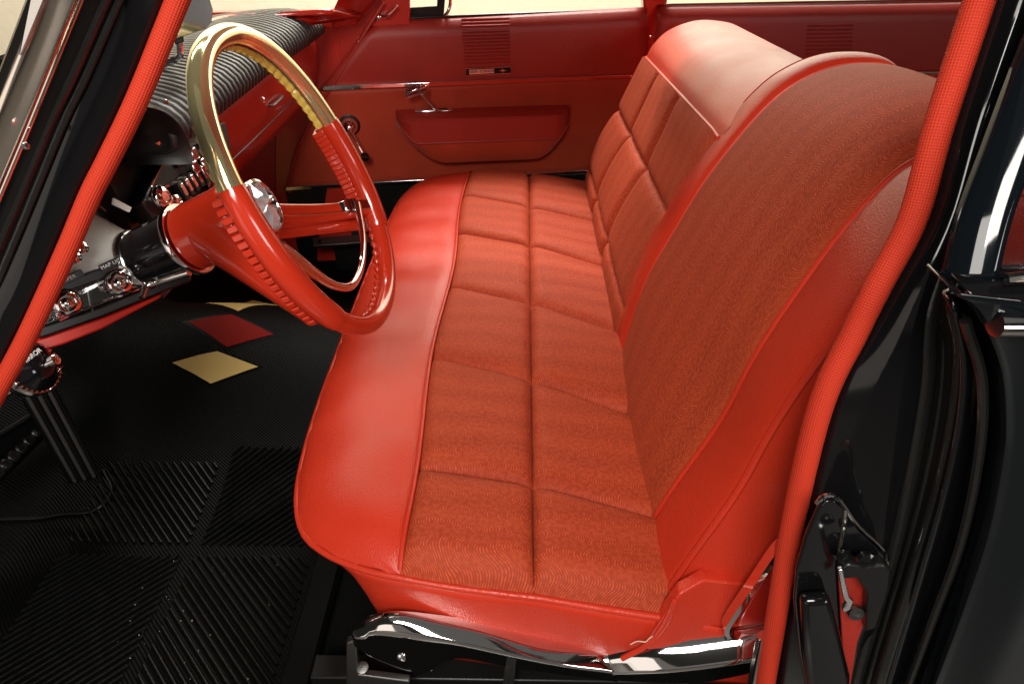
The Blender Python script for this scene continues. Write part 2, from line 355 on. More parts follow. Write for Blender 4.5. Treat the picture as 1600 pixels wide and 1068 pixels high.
# near centre post
RWs = [(1566, -60), (1550, 0), (1486, 195), (1446, 341), (1396, 438), (1356, 518), (1300, 638), (1254, 831), (1220, 1024), (1198, 1200)]
b1 = [(1640, -60), (1612, 20), (1545, 200), (1490, 370), (1457, 470), (1450, 520), (1446, 600), (1426, 720), (1402, 830), (1372, 940), (1335, 1068), (1310, 1180)]
b2 = [(1690, -60), (1650, 40), (1580, 220), (1520, 390), (1490, 470), (1500, 540), (1492, 640), (1467, 760), (1432, 880), (1395, 1000), (1375, 1068), (1350, 1180)]
ry1 = ([0, 440, 1068], [.56, .485, .425]); ry2 = ([0, 440, 1068], [.53, .46, .405]); ry3 = ([0, 440, 1068], [.515, .445, .39])
obj('centre_post', strip(RWs, ([0, 440, 1068], [.572, .502, .447]), b1, ry1, bulge=.010, n=60, k=10), BLACK, car, thick=.006)
obj('post_gutter', strip(b1, ([0, 440, 1068], [.563, .49, .43]), b2, ([0, 440, 1068], [.535, .466, .411]), n=60, bulge=-.006), BLKM, car, thick=.005)
def bd(Q, ry, r, nm):
    return obj(nm, tube([at(*p, y=np.interp(p[1], *ry)) for p in Q], r, 12, 120, flat=1.0), WSTRIP, car)
bd(b1, ry1, .0072, 'weatherstrip'); bd(b2, ry2, .0062, 'weatherstrip')
bd([(p[0] * .45 + q[0] * .55 , p[1] * .45 + q[1] * .55) for p, q in zip(b1, b2)], ([0, 440, 1068], [.55, .48, .42]), .004, 'weatherstrip')
# latch striker on the post
yk = .432
pl = [(1276, 786), (1287, 775), (1302, 774), (1316, 786), (1340, 820), (1382, 862), (1387, 900), (1375, 950), (1350, 1010), (1335, 1100), (1262, 1100), (1246, 1010), (1238, 930), (1242, 880), (1256, 830)]
st = obj('striker_plate', prism([at(*p, y=yk) for p in pl], (0, -.006, 0)), BLACK, car, bevel=.002)
obj('plate_rim', tube([at(*p, y=yk - .007) for p in pl[:7]], .0022, 8, 40), CHROME, st)
obj('plate_edge', tube([at(*p, y=yk - .007) for p in ((1322, 795), (1318, 830), (1312, 868))], .0022, 8, 12), BRUSH, st)
obj('recess_panel', prism([at(*p, y=yk - .008) for p in ((1308, 888), (1340, 884), (1356, 910), (1352, 960), (1338, 1000), (1328, 1066), (1318, 1066), (1312, 960))], (0, -.003, 0)), DOORV, st, bevel=.001)
obj('rubber_bumper', prism([at(*p, y=yk - .009) for p in ((1246, 920), (1290, 916), (1303, 960), (1322, 1040), (1318, 1100), (1262, 1100), (1250, 1000))], (0, -.016, .0)), BLACK, st, bevel=.006)
lt = obj('latch_housing', prism([at(*p, y=yk - .012) for p in ((1302, 872), (1318, 862), (1345, 866), (1372, 862), (1384, 872), (1380, 905), (1362, 962), (1344, 968), (1348, 910), (1330, 884), (1306, 886))], (0, -.014, 0)), BLKM, st, bevel=.003)
obj('latch_lever', prism([at(*p, y=yk - .028) for p in ((1307, 884), (1314, 882), (1324, 925), (1331, 932), (1326, 945), (1315, 950), (1314, 944), (1321, 936), (1315, 926))], (0, -.005, 0)), CHROME, st, bevel=.001)
obj('latch_screw', lathe(at(1336, 955, y=yk - .018), (0, -1, .3), [(0, .008), (.004, .0075), (.004, .004), (.002, .003)], 16), STEEL, st)
obj('latch_bolt', lathe(at(1318, 868, y=yk - .026), (0, -1, .3), [(0, .007), (.004, .006), (.007, .003)], 14), BLACK, st)
obj('latch_bolt', lathe(at(1352, 872, y=yk - .026), (0, -1, .3), [(0, .009), (.005, .008), (.007, .003)], 14), BLACK, st)
# bright door-sill scuff plate at the foot of the post
sc = [at(*p, y=.47) for p in ((1190, 1000), (1232, 985), (1250, 1010), (1275, 1100), (1170, 1100))]
obj('scuff_plate', prism(sc, (0, .02, -.01)), BRUSH, car, bevel=.006)

# ------------------------------------------------------------------ rear driver-side door, a slice of it
rdoor = thing('rear_door', 'black rear driver side door at the right picture edge with chrome belt strip', 'car door', tuple(at(1570, 700, y=.38) * V(1, 1, 0)), 'car doors')
de = [(1489, 454), (1520, 478), (1541, 509), (1562, 560), (1571, 600), (1574, 660), (1570, 715), (1547, 831), (1509, 947), (1463, 1068), (1420, 1180)]
da = [at(*p, y=.385) for p in de]; dA = catmull(da, 60)
sk = np.stack([dA + V(0, .035, 0), dA + V(.001, .012, 0), dA, dA + V(.004, -.004, 0), dA + V(.05, -.014, 0), dA + V(.25, -.02, 0), dA + V(.9, -.01, 0)])
obj('door_skin', grid(sk), NAVY, rdoor, thick=.002)
jm = [(1490, 470), (1505, 560), (1497, 660), (1472, 770), (1437, 890), (1385, 1068), (1350, 1180)]
obj('door_jamb', strip(jm, .41, de, .42, n=60, bulge=-.01), BLACK, rdoor, thick=.004)
for q, yy, r in (([(1508, 500), (1535, 600), (1528, 720), (1500, 850), (1460, 960), (1420, 1068)], .405, .004),):
    obj('door_seal', tube([at(*p, y=yy) for p in q], r, 8, 50), WSTRIP, rdoor)
wf = [(1700, -120), (1650, 0), (1604, 112), (1560, 230), (1520, 340), (1496, 438)]
wy = ([0, 440], [.50, .415])
gl = strip(wf, wy, [(p[0] + 400, p[1]) for p in wf], wy, k=3)
obj('window_frame', strip([(p[0] - 26, p[1]) for p in wf], wy, [(p[0] + 60, p[1]) for p in wf], ([0, 440], [.485, .40]), bulge=.004), NAVY, rdoor, thick=.006)
obj('door_glass', strip([(p[0] + 58, p[1]) for p in wf], ([0, 440], [.49, .405]), [(p[0] + 500, p[1]) for p in wf], ([0, 440], [.49, .405]), k=3), DGLASS, rdoor)
obj('window_sill', prism([at(1494, 440, y=.40), at(1580, 432, y=.40), at(1800, 428, y=.40), at(1800, 470, y=.385), at(1545, 478, y=.385), at(1525, 470, y=.385)], (0, .02, 0)), BLACK, rdoor, bevel=.004)
obj('chrome_strip', rings([[p + V(0, -.010 * math.cos(a), .0085 * math.sin(a)) for a in np.linspace(0, 2 * math.pi, 20, endpoint=False)] for p in (at(1554, 505, y=.376), at(1566, 505, y=.376), at(1640, 505, y=.376), at(1800, 506, y=.376))]), CHROME, rdoor)
obj('sill_moulding', tube([at(1572, 436, y=.392), at(1590, 433, y=.392), at(1800, 431, y=.392)], .004, 8, 10), CHROME, rdoor)

# ------------------------------------------------------------------ front bench seat
seat = thing('bench_seat', 'wide orange-red cloth and vinyl front bench seat with raised driver backrest', 'car seat', (0, 1.3, 0))
# outline of the cushion top, from near back corner round the front to the far back corner
OUT = [(.36, .545), (.207, .552), (.018, .566), (-.10, .578), (-.171, .590), (-.227, .607), (-.278, .632), (-.320, .668), (-.346, .726), (-.360, .80), (-.368, .90),
       (-.372, 1.03), (-.374, 1.34), (-.372, 1.65), (-.366, 1.85), (-.352, 1.95), (-.318, 2.02), (-.26, 2.06), (-.171, 2.075), (.018, 2.08), (.207, 2.09), (.36, 2.10)]
OUTd = catmull(np.c_[OUT, np.zeros(len(OUT))], 400)[:, :2]
ztop = lambda x: np.interp(x, [-.38, -.165, .03, .22, .36], [.337, .340, .322, .285, .26])
def zc(x, y):
    d = np.min(np.hypot(OUTd[:, 0] - x, OUTd[:, 1] - y))
    w = np.interp(x, [-.25, -.1], [.11, .07]); h = np.interp(x, [-.3, -.1, .1, .25], [.044, .036, .026, .016])
    q = max(0., 1 - d / w)
    return ztop(x) - h * (1 - math.sqrt(max(0, 1 - q * q)))
ROWS = [(.566, .556, .555), (.763, .745, .713), (1.057, 1.010, .955), (1.330, 1.283, 1.224), (1.600, 1.564, 1.516), (1.838, 1.797, 1.779), (2.070, 2.070, 2.085)]
XS = [-.165, .021, .228]
rowy = lambda i, x: np.interp(x, [-.165, .021, .2], ROWS[i]) if x < .2 else ROWS[i][2] + (ROWS[i][2] - ROWS[i][1]) / .18 * (x - .2) * .5
def seamx(y): return -.165 + .010 * math.sin((y - .55) * 9.0) * 0.6
pf = lambda s: (1 - abs(2 * s - 1) ** 9) ** .6
M = 22
for i in range(6):
    for j in range(2):
        P = np.zeros((M + 1, M + 1, 3)); jit = rng.uniform(-.0025, .003)
        for a in range(M + 1):
            for b in range(M + 1):
                s, t = a / M, b / M
                s2, t2 = .5 - .5 * math.cos(math.pi * s), .5 - .5 * math.cos(math.pi * t)
                x = XS[j] + (XS[j + 1] - XS[j]) * s2
                y = rowy(i, x) * (1 - t2) + rowy(i + 1, x) * t2
                if j == 0: x = x + (seamx(y) + .165) * (1 - s2)
                if i == 0 and t2 < .5:
                    yo = np.interp(x, [-.171, -.10, .018, .207, .36], [.590, .578, .566, .552, .545]); y = y + (1 - 2 * t2) * (yo - .003 - rowy(0, x))
                e1 = pf(s2) if j == 0 or s2 < .5 else 1.0
                e2 = 1. if (i == 0 and t2 < .5) or (i == 5 and t2 > .5) else pf(t2)
                lift = -.012 + (.024 + jit) * e1 * e2
                if i == 0 and t2 < .5: lift = lift * min(1, t2 / .22) - .006 * max(0, 1 - t2 / .06)
                P[a, b] = (x, y, zc(x, y) + lift)
        obj('seat_pad', grid(P, P[..., :2]), CLOTH, seat)
# vinyl front bolster
n = 90
yy = np.linspace(.590, 2.068, n); I = np.array([(seamx(y), y) for y in yy])
k0 = np.argmin(np.hypot(OUTd[:, 0] + .171, OUTd[:, 1] - .590)); k1 = np.argmin(np.hypot(OUTd[:, 0] + .171, OUTd[:, 1] - 2.075))
oo = OUTd[k0:k1 + 1]; so = np.r_[0, np.cumsum(np.hypot(*np.diff(oo, axis=0).T))]
tt = np.linspace(0, 1, n); O = np.stack([np.interp(tt * so[-1], so, oo[:, q]) for q in (0, 1)], -1)
P = np.zeros((21, n, 3))
for a in range(21):
    s = 1 - (1 - a / 20) ** 1.0; s = .5 - .5 * math.cos(math.pi * a / 20)
    for b in range(n):
        xy = O[b] * (1 - s) + I[b] * s
        und = .0018 * math.sin(xy[1] * 21) * math.sin(math.pi * s) + .0012 * math.sin(xy[1] * 47 + 1) * math.sin(math.pi * s)
        P[a, b] = (*xy, zc(*xy) + und - .006 * max(0, (s - .86) / .14) ** 2)
obj('front_bolster', grid(P), VINYL, seat)
# pipings
edge3 = np.array([(x, y, zc(x, y) + .0012) for x, y in OUTd[20:380:3]])
obj('piping', tube(edge3, .0058, 10), VINYL, seat)
fs = np.array([(seamx(y) - .001, y, zc(seamx(y), y) + .001) for y in np.linspace(.592, 2.066, 120)])
obj('piping', tube(fs, .0038, 8), VINYL, seat)
# centre seam gimp and the short cross seams lie in the grooves
# skirt under the piping
SK = [(.36, .556), (.207, .563), (.018, .577), (-.10, .590), (-.165, .603), (-.205, .622), (-.225, .655), (-.235, .72), (-.24, .9), (-.24, 1.3), (-.24, 1.8), (-.23, 2.02), (-.18, 2.06), (.2, 2.07)]
skc = catmull(np.c_[SK, np.zeros(len(SK))], 140)[:, :2]
tops = []
for k, (x, y) in enumerate(skc):
    q = np.argmin(np.hypot(OUTd[:, 0] - x, OUTd[:, 1] - y)); tops.append((*OUTd[q], zc(*OUTd[q]) - .002))
tops = np.array(tops); P = np.zeros((12, len(skc), 3))
for a in range(12):
    s = a / 11
    for b in range(len(skc)):
        bot = V(*skc[b], .10); p = tops[b] * (1 - s) + bot * s
        nn = nrm(V(*(skc[b] - V(0, 1.3)), 0)) if b < 100 else V(0, 1, 0)
        bul = .010 * math.sin(math.pi * s) + .0022 * math.sin(b * .55 + 3 * s) * math.sin(math.pi * s) * (1 if 15 < b < 60 else .3)
        P[a, b] = p * 1 + V(0, -1, 0) * bul * (1 if skc[b, 1] < 1 else 0)
        if s > .02: P[a, b][:2] = tops[b][:2] * (1 - min(1, s * 1.6)) + skc[b] * min(1, s * 1.6); P[a, b] += V(0, -1, 0) * bul * (skc[b, 1] < 1)
obj('skirt', grid(P), VINYL, seat, thick=.002)
obj('seat_base', prism([(-.20, .66, .03), (.30, .64, .03), (.30, 2.0, .03), (-.20, 2.0, .03)], (0, 0, .21)), BLKM, seat)

# --- driver backrest: profiles (x, z) swept across y
PI_ = [(.208, .24), (.220, .34), (.243, .46), (.283, .565), (.330, .672), (.402, .785), (.462, .834), (.53, .852), (.60, .838), (.655, .76), (.672, .60), (.65, .22)]
PN_ = [(.196, .24), (.228, .35), (.276, .485), (.300, .59), (.328, .68), (.372, .79), (.416, .852), (.49, .876), (.57, .858), (.645, .77), (.668, .60), (.65, .22)]
P0_ = [(.196, .24), (.222, .35), (.250, .485), (.266, .59), (.286, .68), (.318, .785), (.368, .850), (.46, .876), (.56, .858), (.64, .77), (.666, .60), (.65, .22)]
Y0, Y1, Y2, Y3 = .580, .71, 1.150, 1.240
TS = np.linspace(0, 11, 90)
cI, cN, c0 = catpar(PI_, TS), catpar(PN_, TS), catpar(P0_, TS); c0 = c0 * .35 + cN * .65
def outn(c):
    T = np.gradient(c, axis=0); T /= np.linalg.norm(T, axis=1)[:, None]; return np.stack([-T[:, 1], T[:, 0]], -1)
nI = outn(cI)
def sweep(ca, cb, ya, yb, k, puff, w0=1, ease=.5):
    P = np.zeros((k, len(ca), 3)); uv = np.zeros((k, len(ca), 2)); s = np.r_[0, np.cumsum(np.linalg.norm(np.diff(cI, axis=0), axis=1))]
    for a in range(k):
        t = a / (k - 1); e = t * t * (3 - 2 * t) if ease else t
        c = ca * (1 - e) + cb * e + nI * (puff * (4 * t * (1 - t)) ** ease)
        P[a] = np.c_[c[:, 0], np.full(len(ca), ya * (1 - t) + yb * t), c[:, 1]]
        uv[a] = np.c_[s, P[a, :, 1]]
    return P, uv
back = obj('driver_backrest', grid(*sweep(cN, cI, Y1, Y2, 40, .016)), CLOTH, seat, label='raised driver side backrest section in brocade cloth')
obj('side_bolster', grid(sweep(c0, cN, Y0, Y1, 16, .010)[0]), VINYL, back)
obj('inner_bolster', grid(sweep(cI, cI - nI * .006, Y2, Y3, 14, .012)[0]), VINYL, back)
def railp(c, y, off, k0=0, k1=70): return np.c_[c[k0:k1, 0] + nI[k0:k1, 0] * off, np.full(k1 - k0, y), c[k0:k1, 1] + nI[k0:k1, 1] * off]
for c, y, off, r in ((c0, Y0 + .002, .002, .0048), (cN, Y1, .002, .0042), (cI, Y2, .002, .0040), (cI - nI * .006, Y3, .002, .0040)):
    obj('piping', tube(railp(c, y, off), r, 8), VINYL, back)
# side panels of the driver backrest (near side, and the step to the passenger side)
def side(c, y, y2):
    ctr = np.stack([np.interp(c[:, 1], [.2, .9], [.42, .56]), c[:, 1]], -1)
    P = np.stack([np.c_[(c * (1 - t) + ctr * t)[:, 0], np.full(len(c), y + (y2 - y) * math.sin(t * math.pi / 2)), (c * (1 - t) + ctr * t)[:, 1]] for t in np.linspace(0, 1, 9)])
    return grid(P)
obj('side_panel', side(c0, Y0, Y0 - .014), VINYL, back)
obj('side_panel', side(cI - nI * .006, Y3, Y3 + .004), VINYL, back)
# lower wing that joins backrest and cushion
wing = [at(1046, 952, y=.541), at(1062, 928, y=.545), at(1100, 905, y=.560), at(1180, 915, y=.566), at(1330, 925, y=.566), at(1330, 1004, y=.562), at(1190, 994, y=.556), at(1060, 1014, y=.545), at(1004, 1014, y=.543)]
obj('corner_panel', prism(wing, (0, .02, 0)), VINYL, seat, bevel=.003)
obj('piping', tube([at(1054, 938, y=.541), at(1048, 956, y=.539), at(1034, 982, y=.540), at(1008, 1008, y=.540), at(972, 1028, y=.541)], .0040, 8, 20), VINYL, seat)

# --- passenger backrest
PPn = [(.203, .24), (.214, .345), (.243, .44), (.290, .545), (.318, .63), (.347, .717), (.392, .765), (.45, .797), (.515, .806), (.59, .785), (.65, .70), (.66, .55), (.64, .22)]
PPf = [(.203, .24), (.207, .345), (.236, .44), (.280, .522), (.312, .595), (.344, .668), (.388, .728), (.45, .757), (.515, .762), (.59, .742), (.65, .66), (.66, .52), (.64, .22)]
CY = [1.20, 1.545, 1.805, 2.075]; RT = [0, 1.05, 3.0, 5.0]
def pback(t, y):
    q = np.clip((y - 1.245) / .83, 0, 1)
    c = catpar(PPn, [t])[0] * (1 - q) + catpar(PPf, [t])[0] * q
    d = max(0., 1 - (2.085 - y) / .07)
    dn = catpar(PPn, [t + .05])[0] - catpar(PPn, [t - .05])[0] if t > .06 else V(.1, 1)
    nn = V(-dn[1], dn[0]); nn = nn / np.linalg.norm(nn)
    return c - nn * .030 * (1 - math.sqrt(max(0, 1 - d * d))), nn
pb = None
for i in range(3):
    for j in range(3):
        P = np.zeros((M + 1, M + 1, 3)); uv = np.zeros((M + 1, M + 1, 2))
        for a in range(M + 1):
            for b in range(M + 1):
                s, t = .5 - .5 * math.cos(math.pi * a / M), .5 - .5 * math.cos(math.pi * b / M)
                tp = RT[i] * (1 - s) + RT[i + 1] * s; y = CY[j] * (1 - t) + CY[j + 1] * t
                c, nn = pback(tp, y)
                e1 = 1 if (i == 2 and s > .5) else pf(s); e2 = 1 if (j == 2 and t > .5) else pf(t)
                c = c + nn * (-.012 + .021 * e1 * e2)
                P[a, b] = (c[0], y, c[1]); uv[a, b] = (c[1], y)
        if pb is None:
            pb = obj('passenger_backrest', grid(P, uv), CLOTH, seat, label='lower passenger side backrest section of tufted cloth squares')
        else: obj('back_pad', grid(P, uv), CLOTH, pb)
tt = np.linspace(5, 12, 60); ys = np.r_[np.linspace(1.19, 2.0, 16), np.linspace(2.015, 2.085, 9)]
P = np.array([[(lambda c: (c[0], y, c[1]))(pback(t, y)[0] + pback(t, y)[1] * (.004 * min(1, (t - 5) * 3))) for t in tt] for y in ys])
obj('top_roll', grid(P), VINYL, pb)
P = np.array([[(lambda c: (c[0], y, c[1]))(pback(5, y)[0] + pback(5, y)[1] * .001)][0] for y in np.linspace(1.20, 2.083, 40)])
obj('piping', tube(P, .0042, 8), VINYL, pb)
endc = np.array([[pback(t, 2.085)[0][0], 2.085, pback(t, 2.085)[0][1]] for t in np.linspace(0, 12, 60)])
ctr = V(.47, 2.10, .5)
obj('side_panel', grid(np.stack([endc * (1 - t) + (ctr * .75 + endc * .25) * t for t in (0, .4, 1)])), VINYL, pb)

# --- bright side trim of the seat
def trimpiece(top, mid, bot, yb, nm, dz, n=60):
    A = catmull([at(*p, y=yb) for p in top], n); B = catmull([at(*p, y=yb) for p in bot], n)
    za = [at(*p, y=yb)[2] for p in top]
    K = catmull([at(*p, z=np.interp(p[0], [q[0] for q in top], za) - dz) for p in mid], n)
    R = []
    for k in range(n):
        a, b, q = A[k], B[k], K[k]; lo = V(b[0], q[1], b[2])
        R.append([a + V(0, .012, 0), a, a * .5 + q * .5 + V(0, 0, .0005), a * .1 + q * .9 + V(0, 0, .0005), q, q * .9 + b * .1 + V(0, -.002, 0), q * .5 + b * .5 + V(0, .006, 0), q * .1 + b * .9 + V(0, -.002, 0), b, b + V(0, .014, 0)])
    return obj(nm, rings(R), CHROME, seat, sharp=75)
t1 = trimpiece([(546, 984), (580, 972), (625, 966), (727, 978), (830, 996), (932, 1014), (962, 1024)], [(552, 996), (570, 994), (589, 985), (676, 995), (779, 1018), (881, 1039), (962, 1050)], [(551, 1005), (589, 1031), (656, 1053), (697, 1032), (727, 1028), (804, 1042), (965, 1064)], .560, 'side_trim', .008)
t2 = trimpiece([(950, 1030), (1000, 1014), (1035, 1005), (1110, 993), (1189, 982), (1260, 976)], [(953, 1052), (1000, 1050), (1040, 1048), (1110, 1040), (1189, 1028), (1260, 1014)], [(956, 1060), (1000, 1064), (1086, 1066), (1140, 1058), (1189, 1046), (1260, 1030)], .548, 'side_trim', .026)
scw = obj('screw', lathe(at(628, 1025, y=.535), (-.1, -1, .3), [(0, .0068), (.003, .0062), (.0045, .003), (.0035, .001)], 16), CHROME, t1)
# bright hinge channel on the backrest side
ch = [(1222, 842), (1205, 856), (1170, 908), (1140, 952), (1129, 972), (1133, 984), (1146, 986), (1230, 975)]
C3 = np.array([at(*p, y=.540) for p in ch]); C3 = catmull(C3, 50)
obj('hinge_channel', rings([[p + V(0, .004, 0), p + V(0, -.012, 0), p + V(.006, -.013, .001), p + V(.009, -.004, .002), p + V(.009, .004, .002)] for p in C3]), CHROME, seat, sharp=60)
obj('hinge_cover', prism([at(*p, y=.543) for p in ((1232, 850), (1206, 884), (1150, 978), (1240, 972))], (0, .004, 0)), REDP, seat, bevel=.001)
obj('loose_thread', tube([at(*p, y=.535) for p in ((985, 1006), (996, 1001), (1008, 1002), (1014, 997), (1020, 993))], .0007, 6, 24), THREAD, seat)
obj('button', lathe(at(941, 480, z=.292) + V(0, 0, .004), (-.5, -.5, .8), [(0, .004), (.002, .004), (.004, .002)], 10), THREAD, seat)
# seat track
tr = obj('seat_track', box((-.03, .60, .045), (.30, 0, 0), (0, .02, 0), (0, 0, .012)), BLKM, seat, bevel=.003)
obj('track_bolt', lathe(at(567, 1043, y=.56), (0, -.3, 1), [(0, .009), (.005, .009), (.006, .005)], 12), STEEL, tr)
obj('track_bracket', prism([at(541, 1004, y=.565), at(556, 1000, y=.565), at(560, 1054, y=.555), at(640, 1064, y=.55), at(640, 1090, y=.55), at(541, 1090, y=.55)], (0, .012, 0)), STEEL, tr, bevel=.002)
obj('track_post', prism([at(790, 1040, y=.56), at(806, 1040, y=.56), at(800, 1100, y=.56), at(784, 1100, y=.56)], (0, .02, 0)), STEEL, tr, bevel=.002)

# ------------------------------------------------------------------ steering wheel and column
WC = V(-.2915, .889, .750); wa = math.radians(23.35); WN = V(math.cos(wa), 0, math.sin(wa)); E1 = V(0, 1, 0); E2 = np.cross(WN, E1)
if E2[2] < 0: E2 = -E2
RW_ = .200
oval = lambda ph: (abs(math.cos(ph) / .1872) ** 2.142 + abs(math.sin(ph) / .2052) ** 2.142) ** (-1 / 2.142) / .2     # the rim is slightly oval
wp = lambda ph, r=RW_, k=0: WC + (r * oval(ph) if r > .1 else r) * (math.cos(ph) * E1 + math.sin(ph) * E2) + WN * k
wheel = thing('steering_wheel', 'red steering wheel with a clear gold upper rim and chrome horn ring', 'steering wheel', tuple(WC - .1 * WN))
def pxof(P):
    q = np.asarray(P) - EYE; dz = q @ CF
    return V(800 + FPX * (q @ CR) / dz, 534 - FPX * (q @ CU) / dz)
def phat(px, py, lo, hi):
    a = np.radians(np.linspace(lo, hi, 400)); return a[np.argmin([np.hypot(*(pxof(wp(t)) - V(px, py))) for t in a])]
pf1 = phat(515, 190, -60, 90); pf2 = phat(602, 352, -90, 45)            # far side joints (e1 positive)
pn1 = phat(352, 300, 90, 230); pn2 = phat(528, 495, 150, 290)           # near side joints
arc = lambda a, b, n, r=RW_, k=0: np.array([wp(t, r, k) for t in np.linspace(a, b, n)])
obj('upper_rim', tube(arc(pf1, pn1, 90), .0142, 20), GOLD, wheel, label='gold upper half of the rim')
na = 150; rr = .0044 + .0024 * np.abs(np.sin(np.linspace(0, 34 * math.pi, na)))
obj('rim_flange', tube(arc(pf1, pn1, na, RW_ - .0075, -.0150), rr, 8), AMBER, wheel)
low = arc(pn2 - .05, pf2 + .05 + (2 * math.pi if pf2 < pn2 - math.pi else 0), 80) if False else None
a0, a1 = pn2, pf2 + 2 * math.pi if pf2 < pn2 else pf2
obj('lower_rim', tube(arc(a0 - .06, a1 + .06, 80), .0140, 20), REDPLAS, wheel)
rr = .004 + .0018 * np.sin(np.linspace(0, 40 * math.pi, 140))
obj('rim_flange', tube(arc(a0, a1, 140, RW_ - .009, -.0125), rr, 8), REDPLAS, wheel)
rib = None
for (p, q) in ((pf1, pf2), (pn1, pn2)):
    n = 40; prof = np.interp(np.linspace(0, 1, n), [0, .04, .1, .5, .9, .97, 1], [.0150, .0162, .0165, .0174, .0172, .0164, .0150])
    g = obj('grip', tube(arc(p, q, n), prof, 20), REDPLAS, wheel)
    obj('grip_fin', tube(arc(p, q, n, RW_ - .0065, -.0165), .0080, 10), DOORV, g)  # darker red puts shade into the gaps between the ridges
    for k in range(19):
        t = p + (q - p) * (k + .8) / 20.5
        er = math.cos(t) * E1 + math.sin(t) * E2; et = -math.sin(t) * E1 + math.cos(t) * E2
        c = wp(t, RW_ - .0065, -.0195)
        if rib is None:
            rib = obj('grip_ridge', box(V(0, 0, 0), V(.0110, 0, 0), V(0, .0042, 0), V(0, 0, .0100)), REDPLAS, None, bevel=.0016); rib.parent = g; o = rib
        else: o = rib.copy(); S.collection.objects.link(o); o.parent = g
        o.matrix_local = Matrix(((er[0], et[0], WN[0], 0), (er[1], et[1], WN[1], 0), (er[2], et[2], WN[2], 0), (0, 0, 0, 1)))
        o.location = Vector(c - ORG[wheel])
# spokes with their fairings
HUB = WC - .085 * WN
def spoke(ph, sgn):
    end = wp(ph, RW_ - .012, -.006); st_ = WC - .108 * WN + math.cos(ph) * E1 * .030 + math.sin(ph) * E2 * .030
    d = end - st_; R = []
    up = nrm(np.cross(WN, d)) ; up = up if up[2] > 0 else -up
    for t in np.linspace(0, 1, 14):
        c = st_ + d * t - WN * .018 * math.sin(math.pi * t) * .6
        h = .021 * (1 - t) + .012 * t; w = .017 * (1 - t) + .011 * t
        R.append([c + up * h * math.copysign(abs(math.sin(a)) ** .6, math.sin(a)) + WN * w * math.copysign(abs(math.cos(a)) ** .6, math.cos(a)) for a in np.linspace(0, 2 * math.pi, 20, endpoint=False)])
    s = obj('spoke', rings(R), REDPLAS, wheel)
    up2 = up
    L1 = [st_ + d * t - WN * .018 * math.sin(math.pi * t) * .6 + WN * (.0175 * (1 - t) + .0115 * t) - up2 * (.004) for t in np.linspace(.1, .95, 10)]
    obj('spoke_moulding', tube(L1, .0018, 6), CHROME, s)
    cpx = st_ + d * .86 + up * .004 + WN * .004
    obj('spoke_cap', box(cpx, nrm(d) * .024, up * .010, WN * .009), CHROME, s, bevel=.003)
    for q in (-.3, .0, .3): obj('cap_groove', box(cpx + nrm(d) * .024 * (q - .55) * .8, nrm(d) * .0012, up * .0104, WN * .0094), BLKM, s)
    return s
phF = math.radians(-35); phN = math.radians(215)
spoke(phF, 1); spoke(phN, -1)
def fairing(ph, sgn, g=1.0):
    b = WC - .155 * WN + sgn * E1 * .012 - E2 * .004; e = wp(ph, RW_ - .010, -.030); R = []
    for t in np.linspace(0, 1, 16):
        c = b * (1 - t) + e * t; ax = nrm(e - b); s1 = nrm(np.cross(ax, WN)); s2 = np.cross(ax, s1)
        r1 = (.028 * (1 - t) ** 1.1 + .017) * g; r2 = (.030 * (1 - t) ** 1.1 + .011) * g
        R.append([c + s1 * r1 * math.cos(a) + s2 * r2 * math.sin(a) for a in np.linspace(0, 2 * math.pi, 24, endpoint=False)])
    return obj('spoke_fairing', rings(R), REDPLAS, wheel)
fairing(math.radians(220), -1); fairing(math.radians(-40), 1, .7)
obj('hub_bell', lathe(WC, WN, [(-.198, .036), (-.200, .0470), (-.192, .0482), (-.150, .0490), (-.120, .0505), (-.108, .0500), (-.104, .047), (-.106, .043), (-.13, .040)], 56), REDPLAS, wheel)
hb = obj('hub_ring', lathe(WC, WN, [(-.14, .0385), (-.086, .0385), (-.078, .0400), (-.073, .0390), (-.072, .0355), (-.076, .0340), (-.078, .0320)], 48), CHROME, wheel)
obj('hub_collar', lathe(WC, WN, [(-.125, .0435), (-.108, .044), (-.104, .0425), (-.106, .039)], 40), CHROME, wheel)
# crystal emblem: radial facets in the hub
fv, ff = [WC - .070 * WN], []
for k in range(24):
    a = 2 * math.pi * k / 24; fv.append(wp(a, .0335, -.079 if k % 2 else -.0745))
fv += [wp(2 * math.pi * (k + .5) / 12, .015, -.079 if k % 2 else -.069) for k in range(12)]
for k in range(12):
    i0, i1, i2 = 1 + 2 * k, 2 + 2 * k, 1 + (2 * k + 2) % 24; m0, m1 = 25 + k, 25 + (k + 1) % 12
    ff += [(0, m0, m1), (m0, i0, i1), (m0, i1, i2), (m0, i2, m1)]
obj('hub_emblem', (np.array(fv), ff), CRYST, hb, flat=True)
# horn ring
hr = [WC - .010 * WN + E1 * e + E2 * f for e, f in ((.138, -.088), (.118, -.104), (.088, -.126), (.045, -.142), (.0, -.147), (-.045, -.140), (-.085, -.112), (-.112, -.076), (-.130, -.046), (-.146, -.016))]
obj('horn_ring', tube(hr, [.0085, .0075, .0064, .0060, .0060, .0060, .0066, .0090, .0115, .0105], 12, 80, flat=.7, up=tuple(WN)), CHROME, wheel)

